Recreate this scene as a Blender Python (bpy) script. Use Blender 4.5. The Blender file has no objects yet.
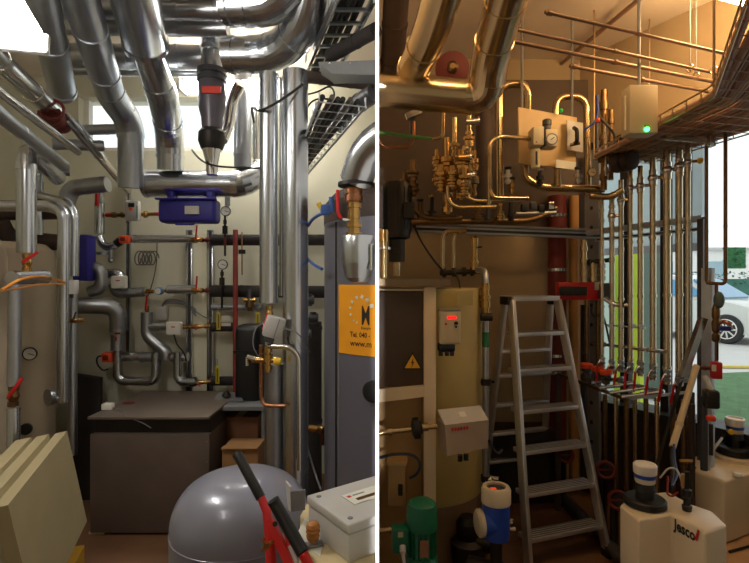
import bpy, bmesh, math, random
from mathutils import Vector, Matrix
random.seed(7)
scene = bpy.context.scene
COL = scene.collection
F, CX, CY, EYE = 500.0, 377.2, 281.5, 1.5
V = Vector
def P(px, py, d):
    """point of the room seen in direction (px, py) at distance d"""
    return V(((px-CX)*d/F, d, EYE+(CY-py)*d/F))
def Q(p):
    return p if isinstance(p, Vector) else P(*p)
def lin(c):
    c = c/255.0
    return c/12.92 if c <= .04045 else ((c+.055)/1.055)**2.4
# ---------------------------------------------------------------- materials
MATS = {}
def mat(name, rgb, metal=0.0, rough=0.5, var=0.12, scale=9.0, bump=0.0, spec=0.5, emit=0.0, coat=0.0, rvar=0.1):
    if name in MATS: return MATS[name]
    m = bpy.data.materials.new(name); m.use_nodes = True
    nt = m.node_tree; b = nt.nodes['Principled BSDF']
    tc = nt.nodes.new('ShaderNodeTexCoord'); nz = nt.nodes.new('ShaderNodeTexNoise')
    nz.inputs['Scale'].default_value = scale; nz.inputs['Detail'].default_value = 5
    nt.links.new(tc.outputs['Object'], nz.inputs['Vector'])
    rp = nt.nodes.new('ShaderNodeValToRGB')
    l = [lin(x) for x in rgb]
    rp.color_ramp.elements[0].position = .3; rp.color_ramp.elements[1].position = .72
    rp.color_ramp.elements[0].color = [x*(1-var) for x in l]+[1]
    rp.color_ramp.elements[1].color = [min(1, x*(1+var)) for x in l]+[1]
    nt.links.new(nz.outputs['Fac'], rp.inputs['Fac'])
    nt.links.new(rp.outputs['Color'], b.inputs['Base Color'])
    b.inputs['Metallic'].default_value = metal
    b.inputs['Specular IOR Level'].default_value = spec
    b.inputs['Coat Weight'].default_value = coat
    mr = nt.nodes.new('ShaderNodeMapRange')
    mr.inputs['To Min'].default_value = max(.03, rough-rvar*.5); mr.inputs['To Max'].default_value = min(1, rough+rvar*.5)
    nt.links.new(nz.outputs['Fac'], mr.inputs['Value']); nt.links.new(mr.outputs['Result'], b.inputs['Roughness'])
    if bump:
        bp = nt.nodes.new('ShaderNodeBump'); bp.inputs['Strength'].default_value = bump; bp.inputs['Distance'].default_value = .01
        nt.links.new(nz.outputs['Fac'], bp.inputs['Height']); nt.links.new(bp.outputs['Normal'], b.inputs['Normal'])
    if emit:
        nt.links.new(rp.outputs['Color'], b.inputs['Emission Color']); b.inputs['Emission Strength'].default_value = emit
    MATS[name] = m
    return m
def glass_mat():
    m = bpy.data.materials.new('window_glass'); m.use_nodes = True
    nt = m.node_tree; nt.nodes.clear()
    o = nt.nodes.new('ShaderNodeOutputMaterial'); mx = nt.nodes.new('ShaderNodeMixShader')
    t = nt.nodes.new('ShaderNodeBsdfTransparent'); g = nt.nodes.new('ShaderNodeBsdfGlossy')
    g.inputs['Roughness'].default_value = .02; t.inputs['Color'].default_value = (.95, .97, .96, 1)
    fr = nt.nodes.new('ShaderNodeFresnel'); fr.inputs['IOR'].default_value = 1.3
    nt.links.new(fr.outputs[0], mx.inputs[0]); nt.links.new(t.outputs[0], mx.inputs[1]); nt.links.new(g.outputs[0], mx.inputs[2])
    nt.links.new(mx.outputs[0], o.inputs['Surface']); MATS['glass'] = m
    return m
GALV = mat('galvanised_cladding', (198, 202, 208), 1, .25, .05, 6, rvar=.02)
GALVD = mat('dull_galvanised_cladding', (170, 173, 178), 1, .36, .08, 6, rvar=.03)
CHROME = mat('bright_steel', (215, 212, 206), 1, .16, .05)
STEELW = mat('stainless_steel_warm_lit', (196, 170, 128), 1, .24, .1, 12)  # gold cast of the warm light is put into the steel colour
GALVW = mat('galvanised_cladding_warm_lit', (206, 186, 152), 1, .22, .05, 6, rvar=.02)  # copy of the cladding with the room's warm light mixed into its colour
STEELP = mat('pale_steel_pipe', (208, 194, 166), 1, .26, .08, 12)
BRASS = mat('brass_metal', (196, 156, 94), 1, .25, .12, 20)
BRONZE = mat('aged_bronze', (126, 98, 66), 1, .36, .2, 20)
COPPER = mat('copper_metal', (160, 108, 76), 1, .34, .15, 14)
IRON = mat('dark_iron', (52, 48, 45), .7, .5, .2, 14)
BLACK = mat('black_plastic', (22, 21, 21), 0, .45, .2)
RUBBER = mat('black_foam_insulation', (44, 38, 36), 0, .8, .2, 20)
BROWNI = mat('dark_brown_insulation', (62, 46, 38), 0, .7, .2, 12)
RED = mat('red_enamel', (196, 26, 26), 0, .4, .1)
REDDK = mat('dark_red_paint', (105, 28, 20), 0, .55, .2, 10)
ORANGE = mat('orange_plastic', (226, 76, 26), 0, .45, .08)
BLUE = mat('blue_plastic', (44, 38, 140), 0, .45, .1)
BLUEP = mat('blue_paint', (30, 70, 170), 0, .4, .1)
GREEN = mat('green_enamel', (12, 100, 72), 0, .38, .12)
GREENC = mat('green_yellow_wire', (80, 140, 60), 0, .5)
WHITE = mat('white_plastic', (226, 222, 212), 0, .42, .04)
WHITEP = mat('white_paper', (215, 212, 200), 0, .8, .04)
GREYP = mat('light_grey_plastic', (186, 183, 178), 0, .45, .05)
GREYM = mat('mid_grey_paint', (120, 120, 122), 0, .5, .08)
GREYD = mat('dark_grey_paint', (70, 69, 73), .25, .45, .1, 5)
BEIGE = mat('beige_plastic', (190, 172, 138), 0, .5, .05)
CREAM = mat('cream_paint', (205, 190, 158), 0, .5, .05)
YELLOW = mat('yellow_plastic', (222, 180, 22), 0, .5)
CARD = mat('brown_cardboard', (112, 72, 44), 0, .85, .12, 8)
CARDL = mat('light_cardboard', (150, 108, 66), 0, .85, .1, 8)
WOOD = mat('pale_wood', (205, 186, 142), 0, .6, .12, 5)
CABLE = mat('cable_sheath', (34, 30, 28), 0, .55, .2)
# ---------------------------------------------------------------- mesh builder
def fillet(pts, bend, n=5):
    pts = [V(p) for p in pts]; out = [pts[0]]; arcs = []
    for i in range(1, len(pts)-1):
        a, b, c = pts[i-1], pts[i], pts[i+1]
        d = min(bend, .48*(a-b).length, .48*(c-b).length)
        p0 = b+(a-b).normalized()*d; p2 = b+(c-b).normalized()*d
        s = len(out)
        for k in range(n+1):
            t = k/n
            # blend of quadratic curve, close to a circular bend
            w = .8
            den = (1-t)**2+2*w*t*(1-t)+t*t
            out.append(((1-t)**2*p0+2*w*t*(1-t)*b+t*t*p2)/den)
        arcs.append((s, len(out)-1))
    out.append(pts[-1])
    res = [out[0]]; 
    return out, arcs
def basis(ax):
    ax = V(ax).normalized(); u = ax.orthogonal().normalized()
    return u, ax.cross(u).normalized(), ax
class B:
    def __init__(s): s.bm = bmesh.new()
    def tube(s, pts, r, bend=0.0, n=14, caps=True, arc=5, close=False):
        pts = [Q(p) for p in pts]
        path = fillet(pts, bend, arc)[0] if bend and len(pts) > 2 else pts
        cl = [path[0]]
        for p in path[1:]:
            if (p-cl[-1]).length > 1e-5: cl.append(p)
        path = cl; m = len(path)
        rs = r if isinstance(r, (list, tuple)) else [r]*m
        rings = []; u = None
        for i, p in enumerate(path):
            if close: t = path[(i+1) % m]-path[i-1]
            elif i == 0: t = path[1]-p
            elif i == m-1: t = p-path[-2]
            else: t = (path[i+1]-p).normalized()+(p-path[i-1]).normalized()
            t.normalize()
            if u is None: u = t.orthogonal().normalized()
            else:
                u = u-t*u.dot(t)
                u = u.normalized() if u.length > 1e-6 else t.orthogonal().normalized()
            w = t.cross(u); k = 1.0
            if 0 < i < m-1 and not close:
                ca = (path[i+1]-p).normalized().dot((p-path[i-1]).normalized())
                k = 1
            rings.append([s.bm.verts.new(p+(u*math.cos(2*math.pi*j/n)+w*math.sin(2*math.pi*j/n))*rs[i]*k) for j in range(n)])
        for i in range(m if close else m-1):
            a, b = rings[i], rings[(i+1) % m]
            for j in range(n):
                s.bm.faces.new((a[j], a[(j+1) % n], b[(j+1) % n], b[j]))
        if caps and not close:
            s.bm.faces.new(rings[0][::-1]); s.bm.faces.new(rings[-1])
        return s
    def lathe(s, prof, o, ax, n=24):
        """prof: (radius, distance along axis) pairs"""
        o = Q(o); u, w, ax = basis(ax); rings = []
        for r, t in prof:
            if r < 1e-6: rings.append([s.bm.verts.new(o+ax*t)])
            else: rings.append([s.bm.verts.new(o+ax*t+(u*math.cos(2*math.pi*j/n)+w*math.sin(2*math.pi*j/n))*r) for j in range(n)])
        for a, b in zip(rings, rings[1:]):
            for j in range(n):
                k = (j+1) % n
                if len(a) == 1 and len(b) == 1: break
                if len(a) == 1: s.bm.faces.new((a[0], b[k], b[j]))
                elif len(b) == 1: s.bm.faces.new((a[j], a[k], b[0]))
                else: s.bm.faces.new((a[j], a[k], b[k], b[j]))
        if len(rings[0]) > 1: s.bm.faces.new(rings[0][::-1])
        if len(rings[-1]) > 1: s.bm.faces.new(rings[-1])
        return s
    def cyl(s, a, b, r, n=16, r2=None):
        a, b = Q(a), Q(b)
        return s.lathe([(r, 0), (r if r2 is None else r2, (b-a).length)], a, b-a, n)
    def ring(s, c, ax, R, r, n=28, k=8):
        c = Q(c); u, w, ax = basis(ax)
        pts = [c+(u*math.cos(2*math.pi*i/n)+w*math.sin(2*math.pi*i/n))*R for i in range(n)]
        return s.tube(pts, r, n=k, close=True)
    def ball(s, c, r, sx=1, sy=1, sz=1, n=18):
        c = V(c); g = bmesh.ops.create_uvsphere(s.bm, u_segments=n, v_segments=n//2, radius=r)
        for v in g['verts']: v.co = V((v.co.x*sx, v.co.y*sy, v.co.z*sz))+c
        return s
    def box(s, c, size, rot=None, bev=0.0, seg=2):
        """rot: 3x3 matrix or z angle"""
        c = V(c); t = bmesh.new(); bmesh.ops.create_cube(t, size=1.0)
        if rot is None: R = Matrix.Identity(3)
        elif isinstance(rot, (int, float)): R = Matrix.Rotation(rot, 3, 'Z')
        else: R = rot
        for v in t.verts: v.co = V((v.co.x*size[0], v.co.y*size[1], v.co.z*size[2]))
        if bev: bmesh.ops.bevel(t, geom=t.edges[:], offset=min(bev, .45*min(size)), segments=seg, affect='EDGES', profile=.5)
        for v in t.verts: v.co = R @ v.co + c
        me = bpy.data.meshes.new('t'); t.to_mesh(me); t.free(); s.bm.from_mesh(me); bpy.data.meshes.remove(me)
        return s
    def bar(s, a, b, w, h, up=(0, 0, 1), bev=0.0):
        """rectangular bar from a to b, w sideways, h along up"""
        a, b = Q(a), Q(b); y = (b-a).normalized(); up = V(up)
        x = y.cross(up)
        if x.length < 1e-4: x = y.cross(V((0, 1, 0)))
        x.normalize(); z = x.cross(y)
        return s.box((a+b)/2, (w, (b-a).length, h), Matrix((x, y, z)).transposed(), bev)
    def prism(s, poly, z0, z1, bev=0.0, seg=3):
        """poly: (x, y) outline, extruded upward"""
        vs = [s.bm.verts.new((x, y, z0)) for x, y in poly]
        f = s.bm.faces.new(vs); f.normal_update()
        r = bmesh.ops.extrude_face_region(s.bm, geom=[f])
        nv = [g for g in r['geom'] if isinstance(g, bmesh.types.BMVert)]
        for v in nv: v.co.z = z1
        if bev:
            allv = set(vs) | set(nv)
            es = [e for e in s.bm.edges if e.verts[0] in allv and e.verts[1] in allv]
            bmesh.ops.bevel(s.bm, geom=es, offset=bev, segments=seg, affect='EDGES', profile=.5)
        return s
    def hexa(s, q, d):
        """quad q (4 points) given thickness vector d"""
        q = [Q(p) for p in q]; d = V(d)
        a = [s.bm.verts.new(p) for p in q]; b = [s.bm.verts.new(p+d) for p in q]
        s.bm.faces.new(a); s.bm.faces.new(b[::-1])
        for i in range(4):
            j = (i+1) % 4; s.bm.faces.new((a[i], b[i], b[j], a[j]))
        return s
    def cut(s, co, no):
        """remove everything on the +no side and close the cut"""
        g = s.bm.verts[:]+s.bm.edges[:]+s.bm.faces[:]
        r = bmesh.ops.bisect_plane(s.bm, geom=g, plane_co=co, plane_no=no, clear_outer=True)
        es = [e for e in r['geom_cut'] if isinstance(e, bmesh.types.BMEdge)]
        bmesh.ops.holes_fill(s.bm, edges=[e for e in s.bm.edges if e.is_boundary], sides=0)
        return s
    def mesh(s, name, off, ang=32):
        bmesh.ops.recalc_face_normals(s.bm, faces=s.bm.faces[:])
        for v in s.bm.verts: v.co -= off
        for f in s.bm.faces: f.smooth = True
        me = bpy.data.meshes.new(name); s.bm.to_mesh(me); s.bm.free()
        me.set_sharp_from_angle(angle=math.radians(ang))
        return me
LOC = {}
def thing(name, label, cat, loc, group=None):
    o = bpy.data.objects.new(name, None); COL.objects.link(o); loc = V(loc)
    o.location = loc; o.empty_display_size = .05; LOC[o.name] = loc.copy()
    o['label'] = label; o['category'] = cat
    if group: o['group'] = group
    return o
def part(name, b, m, parent, label=None, ang=32, stuff=False):
    off = LOC[parent.name]
    me = b.mesh(name, off, ang); me.materials.append(m)
    o = bpy.data.objects.new(name, me); COL.objects.link(o); o.parent = parent
    LOC[o.name] = off
    if label: o['label'] = label
    if stuff: o['kind'] = 'stuff'
    return o
def solo(name, b, m, label, cat, group=None, ang=32, kind=None):
    cs = [v.co for v in b.bm.verts]
    lo = V([min(c[i] for c in cs) for i in range(3)]); hi = V([max(c[i] for c in cs) for i in range(3)])
    loc = V(((lo.x+hi.x)/2, (lo.y+hi.y)/2, lo.z))
    me = b.mesh(name, loc, ang); me.materials.append(m)
    o = bpy.data.objects.new(name, me); COL.objects.link(o); o.location = loc; LOC[o.name] = loc
    o['label'] = label; o['category'] = cat
    if group: o['group'] = group
    if kind: o['kind'] = kind
    return o
def struct(name, b, m, parent=None, ang=32):
    me = b.mesh(name, V((0, 0, 0)), ang); me.materials.append(m)
    o = bpy.data.objects.new(name, me); COL.objects.link(o); LOC[o.name] = V((0, 0, 0))
    if parent: o.parent = parent
    else: o['kind'] = 'structure'
    return o
def along(path, t):
    L = [(b-a).length for a, b in zip(path, path[1:])]; d = t*sum(L)
    for (a, b), l in zip(zip(path, path[1:]), L):
        if d <= l or (b is path[-1]): return a+(b-a)*(d/l if l else 0), (b-a).normalized()
        d -= l
def pipe(name, label, cat, pts, r, m, bend=None, bands=(), elbows=False, group=None, n=18, bandm=None, bw=None, bandname='band', caps=True, br=1.06):
    """a pipe run: pipe body, clad elbows and joint bands are its parts"""
    pts = [Q(p) for p in pts]
    bend = r*2.2 if bend is None else bend
    path, arcs = fillet(pts, bend, 4) if len(pts) > 2 else (pts, [])
    if not bands and not elbows:
        return solo(name, B().tube(path, r, n=n), m, label, cat, group)
    mid = min(path, key=lambda p: p.z)
    t = thing(name, label, cat, mid, group)
    part('pipe', B().tube(path, r, n=n), m, t)
    if elbows:
        for a, b in arcs:
            seg = path[a:b+1]
            part('elbow', B().tube(seg, r*1.045, n=32), m, t, ang=9)
    for k in bands:
        c, d = along(path, k); w = bw or r*.28
        part(bandname, B().lathe([(r*.98, -w/2), (r*br, -w/2), (r*br, w/2), (r*.98, w/2)], c, d, n), bandm or m, t)
    return t
def nutted(px, y0, y1, d, r, seq, n=12):
    """vertical turned fitting: seq of (fraction, radius factor) steps"""
    a, b = P(px, y1, d), P(px, y0, d); L = (b-a).length; prof = []
    last = 0
    for f0, f1, k in seq:
        prof += [(r, f0*L), (r*k, f0*L), (r*k, f1*L), (r, f1*L)]
    prof = [(r, 0)]+prof+[(r, L)]
    return B().lathe(prof, a, b-a, n)
def gauge(px, py, d, rp, label, face=WHITE, rim=IRON, nrm=(0, -1, 0), stem=None, group=None, needle=BLACK, name='pressure_gauge', cat='gauge'):
    c = P(px, py, d); r = rp*d/F; nrm = V(nrm).normalized()
    t = thing(name, label, cat, c, group)
    part('case', B().lathe([(r*.9, -r*.5), (r, -r*.4), (r, 0), (r*.86, 0), (r*.86, -r*.1)], c, nrm, 24), rim, t)
    part('dial', B().lathe([(r*.85, -r*.12), (r*.85, -r*.07)], c, nrm, 24), face, t)
    u, w, _ = basis(nrm)
    part('needle', B().bar(c-w*r*.2+u*r*.1-nrm*r*.04, c+w*r*.6-u*r*.3-nrm*r*.04, r*.1, r*.04, nrm), needle, t)
    if stem: part('stem', B().cyl(c-nrm*r*.3, Q(stem), r*.16, 10), BRASS, t)
    return t
def lever_valve(a, b, r, lev, label, m=BRASS, lm=RED, group=None, lw=1.0, name='ball_valve', up=(0, -1, 0)):
    """ball valve between points a and b, lever tip at lev"""
    a, b, lev = Q(a), Q(b), Q(lev); c = (a+b)/2; ax = (b-a); L = ax.length
    t = thing(name, label, 'valve', c, group)
    part('valve_body', B().lathe([(r*.8, 0), (r*1.1, 0), (r*1.1, L*.22), (r*.8, L*.22), (r*1.05, L*.36), (r*1.25, L*.5), (r*1.05, L*.64), (r*.8, L*.78), (r*1.1, L*.78), (r*1.1, L), (r*.8, L)], a, ax, 12), m, t)
    base = c+V(up).normalized()*r*1.7
    part('stem', B().cyl(c, base, r*.35, 10), m, t)
    tip = lev if (lev-base).length > r else base+(lev-base).normalized()*r*3
    part('lever', B().bar(base, tip, r*.75*lw, r*.3, up, r*.1), lm, t)
    return t
def textmesh(s, size, bold=.012):
    cu = bpy.data.curves.new('writing', 'FONT'); cu.body = s; cu.size = size; cu.resolution_u = 2
    cu.offset = size*bold
    o = bpy.data.objects.new('writing', cu); COL.objects.link(o); bpy.context.view_layer.update()
    me = bpy.data.meshes.new_from_object(o.evaluated_get(bpy.context.evaluated_depsgraph_get()))
    bpy.data.objects.remove(o); bpy.data.curves.remove(cu)
    return me
def writing(s, size, fn, m, parent, name='lettering', sx=1.0, bold=.012):
    """flat lettering laid on a surface; fn maps (x, y) of the text to a point of the room"""
    me = textmesh(s, size, bold); off = LOC[parent.name]
    for v in me.vertices: v.co = fn(v.co.x*sx, v.co.y)-off
    me.materials.clear(); me.materials.append(m)
    o = bpy.data.objects.new(name, me); COL.objects.link(o); o.parent = parent; LOC[o.name] = off
    return o
# ================================================================ setting
DB, DR, ZC = 3.9, 3.6, 3.1                       # back walls of the two rooms, ceiling
def DW(px): return 3.5604/((px-CX)/F+.589)       # distance of the glazed wall in direction px
WD = V((.5075, -.8617, 0)); WN = V((.8617, .5075, 0))   # along the glazed wall, outward
def WP(px, z=0, off=0):
    d = DW(px)*(1+off/3.068); return V(((px-CX)/F*d, d, z))
PLAST = mat('plaster_pale_yellow', (204, 200, 178), 0, .8, .05, 3, .05)
PLASTR = mat('plaster_ochre', (164, 142, 110), 0, .75, .07, 3, .05)
CEILM = mat('ceiling_paint', (214, 200, 182), 0, .85, .05, 3)
FLOORM = mat('floor_brown_concrete', (112, 78, 52), 0, .6, .2, 4, .1)
FRAMEM = mat('window_frame_dark', (40, 36, 35), .2, .5, .1)
GL = glass_mat()
struct('floor', B().box((.7, 1.2, -.05), (7.6, 5.6, .1)), FLOORM)
struct('ceiling', B().box((.7, 1.2, ZC+.05), (7.6, 5.6, .1)), CEILM)
# back wall of the left room with a high window in it
wx0, wx1, wz0, wz1 = -2.33, -.92, 2.52, 2.94
b = B()
b.box((-1.5, DB+.1, wz0/2), (3.0, .2, wz0)); b.box((-1.5, DB+.1, (wz1+ZC)/2), (3.0, .2, ZC-wz1))
b.box(((-3.0+wx0)/2, DB+.1, (wz0+wz1)/2), (wx0+3.0, .2, wz1-wz0)); b.box((wx1/2, DB+.1, (wz0+wz1)/2), (-wx1, .2, wz1-wz0))
struct('wall_back_left', b, PLAST)
w2 = struct('window_2', B().box(((wx0+wx1)/2, DB+.1, wz0+.015), (wx1-wx0, .16, .03)), WHITE)
for x in (wx0+.02, -1.62, wx1-.02): struct('window_frame', B().box((x, DB+.1, (wz0+wz1)/2), (.04, .06, wz1-wz0)), WHITE, w2)
struct('pane', B().box(((wx0+wx1)/2, DB+.1, (wz0+wz1)/2), (wx1-wx0, .006, wz1-wz0)), GL, w2)
struct('wall_left', B().box((-3.05, 1.2, ZC/2), (.1, 5.6, ZC)), PLAST)
struct('wall_front', B().box((.7, -1.55, ZC/2), (7.6, .1, ZC)), PLAST)
struct('wall_back_right', B().box((.8, DR+.1, ZC/2), (1.6, .2, ZC)), PLASTR)
# thin partition between the two rooms, its white end faces the camera
PY, PT = .95, .0068
struct('wall_middle', B().box((0, (PY+DB)/2, ZC/2), (PT, DB-PY, ZC)), mat('partition_white', (250, 250, 250), 0, .6, .01))
XL, XR = -PT/2-.0015, PT/2+.0015                  # faces of the partition
# glazed wall on the right
zs = .62
A0 = V((1.44, 3.6, 0)); LEN = 5.9
def wallbar(b, t0, t1, z0, z1, th, off=0):
    c = A0+WD*(t0+t1)/2+WN*off; c.z = (z0+z1)/2
    R = Matrix((WD, WN, V((0, 0, 1)))).transposed()
    return b.box(c, (t1-t0, th, z1-z0), R)
def tt(px): return (WP(px)-A0).dot(WD)
b = wallbar(B(), -.2, LEN, 0, zs, .16, .1)
struct('wall_right', b, mat('parapet_dark_plaster', (66, 48, 36), 0, .8, .15, 5))
struct('wall_right_head', wallbar(B(), -.2, LEN, 2.48, ZC, .16, .1), PLASTR)
w1 = struct('window_1', wallbar(B(), -.05, LEN, zs, zs+.07, .2, .06), FRAMEM)
struct('window_frame', wallbar(B(), -.05, LEN, 2.42, 2.48, .1, .08), FRAMEM, w1)
for px, w in ((619, .06), (659, .05), (676.5, .075), (843, .08)):
    t = tt(px); struct('mullion', wallbar(B(), t-w/2, t+w/2, zs, 2.44, .05, .08), FRAMEM, w1)
t = tt(1200); struct('mullion', wallbar(B(), t-.04, t+.04, zs, 2.44, .1, .08), FRAMEM, w1)
struct('pane', wallbar(B(), 0, LEN, zs+.07, 2.42, .008, .08), GL, w1)
# ---------------------------------------------------------------- outside
ZO = .2
struct('trim_pavement', B().box((9, 9, ZO-.06), (40, 50, .1)).cut(A0+WN*.2, -WN), mat('pavement_pale', (196, 194, 190), 0, .8, .08, 1.2))
b = B()
gp = [P(706, 372, 6.9), P(800, 366, 7.2), P(860, 420, 5.0), P(800, 428, 4.4), P(712, 430, 4.35)]
bb = B().prism([(p.x, p.y) for p in gp], ZO, ZO+.03)
random.seed(3)
GRASSM = mat('lawn_grass', (74, 112, 66), 0, .8, .25, 6)
for i in range(4000):
    u, v = random.random(), random.random()
    x = 2.7+u*3.5; y = 4.35+v*2.7
    if not (.30+.36 < x/y < .95): continue
    if y > 6.8: continue
    h = random.uniform(.012, .04); a = random.uniform(0, 3.14); dx, dy = math.cos(a)*.012, math.sin(a)*.012
    vs = [bb.bm.verts.new(q) for q in ((x-dx, y-dy, ZO+.02), (x+dx, y+dy, ZO+.02), (x+dy*1.5, y-dx*1.5, ZO+h))]
    bb.bm.faces.new(vs)
solo('lawn', bb, GRASSM, 'green grass patch outside below the bright window', 'grass', kind='stuff')
solo('kerb_line', B().bar(P(706, 366, 7.6), P(860, 369, 7.4), .12, .03), mat('kerb_yellow', (214, 190, 90), 0, .7), 'yellow kerb line edging the grass outside', 'kerb')
# white building, hedge and ivy panel across the street
t = thing('white_building', 'long white low building across the street', 'building', (24, 30, 0))
part('wall', B().box((22, 30.2, 1.6), (30, .4, 3.6)), mat('render_white', (236, 236, 232), 0, .8, .03), t)
part('roof_edge', B().box((22, 30, 3.45), (30.2, .5, .16)), mat('roof_edge_grey', (190, 192, 194)), t)
for i in range(7): part('window', B().box((10.5+i*3.2, 29.96, 2.2), (1.6, .1, 1.0)), mat('shop_window', (150, 176, 186), .2, .15), t)
random.seed(5)
def foliage(b, c, size, n, s):
    for i in range(n):
        p = V(c)+V([(random.random()-.5)*k for k in size]); a = random.uniform(0, 6.28); e = random.uniform(-1, 1)
        u = V((math.cos(a), math.sin(a), e)).normalized()*s; w = V((-math.sin(a), math.cos(a), random.uniform(-1, 1))).normalized()*s*.6
        b.bm.faces.new([b.bm.verts.new(q) for q in (p-u, p+w, p+u, p-w)])
    return b
c = P(734.5, 258, 24); sz = (18*24/F, .5, 21*24/F)
solo('climbing_ivy', foliage(B().box(c, (sz[0], .3, sz[2])), c, sz, 500, .06), mat('ivy_green', (44, 110, 64), 0, .7, .3, 3), 'square of green ivy in front of the white building', 'plant')
c = P(735, 275, 20); c.z = 1.0
solo('street_hedge', foliage(B().box((c.x, c.y, .9), (8, .8, 1.4)), (c.x, c.y, 1.0), (8, 1.1, 1.8), 1400, .08), mat('hedge_green', (60, 110, 96), 0, .7, .3, 3), 'low dark green hedge along the street behind the car', 'hedge')
# ---- car
def car():
    d = 10.5; k = d/F
    fw = P(727, 331, d); gz = ZO
    dirv = V((.52, -.855, 0)).normalized(); side = V((-dirv.y, dirv.x, 0))*-1     # side: toward the camera
    t = thing('car', 'silver car parked on the street outside the window', 'car', (fw.x-1.3, fw.y, gz))
    def L(x, y, z): return V((fw.x, fw.y, gz))+dirv*x+side*y+V((0, 0, z))
    # x measured from the front axle, + forward ; y: 0 near flank, -1.7 far flank
    prof = [(.80, .22), (.84, .45), (.78, .62), (.55, .74), (.1, .86), (-.15, .90), (-2.9, .98), (-3.35, .95), (-3.42, .5), (-3.35, .22)]
    b = B(); n = len(prof); ys = [(.0, -.06), (-.04, 0), (-1.66, 0), (-1.7, -.06)]; rows = []
    for y, ins in ys:
        rows.append([b.bm.verts.new(L(x*(1+ins*.2), y, z+ins*.3)) for x, z in prof])
    for r0, r1 in zip(rows, rows[1:]):
        for i in range(n): b.bm.faces.new((r0[i], r0[(i+1) % n], r1[(i+1) % n], r1[i]))
    b.bm.faces.new(rows[0]); b.bm.faces.new(rows[-1][::-1])
    SIL = mat('car_silver', (206, 208, 202), .25, .3, .03, coat=.4)
    part('body', b, SIL, t)
    cab = [(-.15, .88), (-.85, 1.34), (-1.3, 1.46), (-2.4, 1.45), (-3.1, 1.2), (-3.25, .95)]
    b = B(); rows = []
    for y, ins in ((-.03, 0), (-.2, 1), (-1.5, 1), (-1.67, 0)):
        rows.append([b.bm.verts.new(L(x, y if (ins or z < 1.1) else y+(-.12 if y > -.5 else .12), z)) for x, z in cab])
    for r0, r1 in zip(rows, rows[1:]):
        for i in range(6): b.bm.faces.new((r0[i], r0[(i+1) % 6], r1[(i+1) % 6], r1[i]))
    b.bm.faces.new(rows[0]); b.bm.faces.new(rows[-1][::-1])
    part('cabin', b, SIL, t)
    CG = mat('car_glass', (96, 146, 180), .3, .1, .05)
    part('windscreen', B().hexa([L(-.22, -.2, .93), L(-.82, -.28, 1.33), L(-.82, -1.42, 1.33), L(-.22, -1.5, .93)], dirv*.03+V((0, 0, .03))), CG, t)
    part('side_window', B().hexa([L(-.42, -.03, .98), L(-.92, -.13, 1.32), L(-1.5, -.15, 1.38), L(-1.5, -.03, .99)], side*.03), CG, t)
    part('side_window', B().hexa([L(-1.58, -.03, .99), L(-1.58, -.15, 1.38), L(-2.4, -.15, 1.37), L(-2.8, -.03, 1.0)], side*.03), CG, t)
    for x in (0, -2.55):
        c = L(x, -.02, .3); w = part('wheel', B().lathe([(.18, -.1), (.3, -.1), (.31, -.06), (.31, .04), (.28, .07), (.2, .07)], c, side, 28), mat('tyre_rubber', (40, 40, 42), 0, .8), t)
        hb = B().lathe([(.06, .06), (.06, .09)], c, side, 14)
        for i in range(9):
            a = i*math.tau/9; v = dirv*math.cos(a)+V((0, 0, 1))*math.sin(a)
            hb.bar(c+side*.075+v*.04, c+side*.075+v*.2, .035, .02, side)
        hb.ring(c+side*.07, side, .2, .016)
        part('rim', hb, CHROME, w)
    part('wing_mirror', B().ball(L(-.35, .12, 1.0), .1, 1, .7, .8), SIL, t)
    part('headlight', B().ball(L(.62, -.12, .62), .16, 1.1, .7, .6), mat('lamp_glass', (180, 190, 200), .3, .1), t)
    part('bumper_grille', B().box(L(.83, -.85, .38), (.06, 1.1, .16), math.atan2(dirv.y, dirv.x)), BLACK, t)
    part('door_handle', B().bar(L(-1.3, .02, .86), L(-1.46, .02, .86), .03, .03), CHROME, t)
car()
# blue-grey shutter and yellow-green board standing just outside the glass
R = Matrix((WD, WN, V((0, 0, 1)))).transposed()
def outbox(px0, px1, z0, z1, off, th):
    off = off*4; f = (1+off/3.068)/(1+off/4/3.068); z0, z1 = max(ZO, EYE+(z0-EYE)*f), EYE+(z1-EYE)*f
    a, b_ = WP(px0, 0, off), WP(px1, 0, off); c = (a+b_)/2; c.z = (z0+z1)/2
    return c, ((b_-a).length, th, z1-z0)
SHUT = mat('shutter_blue_grey', (196, 214, 220), 0, .6, .06, 5)
t = thing('roller_shutter', 'blue-grey roller shutter hanging outside over the upper glazing', 'shutter', outbox(590, 706, 1.75, 2.9, .3, .05)[0])
c, s = outbox(586, 704, 1.72, 2.9, .3, .05)
part('curtain', B().box(c, s, R), SHUT, t)
part('bottom_bar', B().box((c.x, c.y, c.z-s[2]/2), (s[0], .08, .06), R), GREYM, t)
c, s = outbox(612, 642, .3, 1.73, .45, .06)
solo('advertising_board', B().box(c, s, R), mat('board_yellow_green', (196, 214, 50), 0, .5, .05), 'bright yellow-green board standing outside behind the pipes', 'board')
c, s = outbox(641, 662, .2, 1.72, .6, .06)
solo('outside_door', B().box(c, s, R), mat('door_grey_green', (92, 108, 104), 0, .5, .06), 'dull grey-green door leaf outside beside the yellow-green board', 'door')
c, s = outbox(588, 612, .3, 1.74, .4, .06)
solo('outside_panel', B().box(c, s, R), mat('panel_pale_green', (190, 214, 204), 0, .5, .05), 'pale mint panel outside left of the yellow-green board', 'panel')
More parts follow.
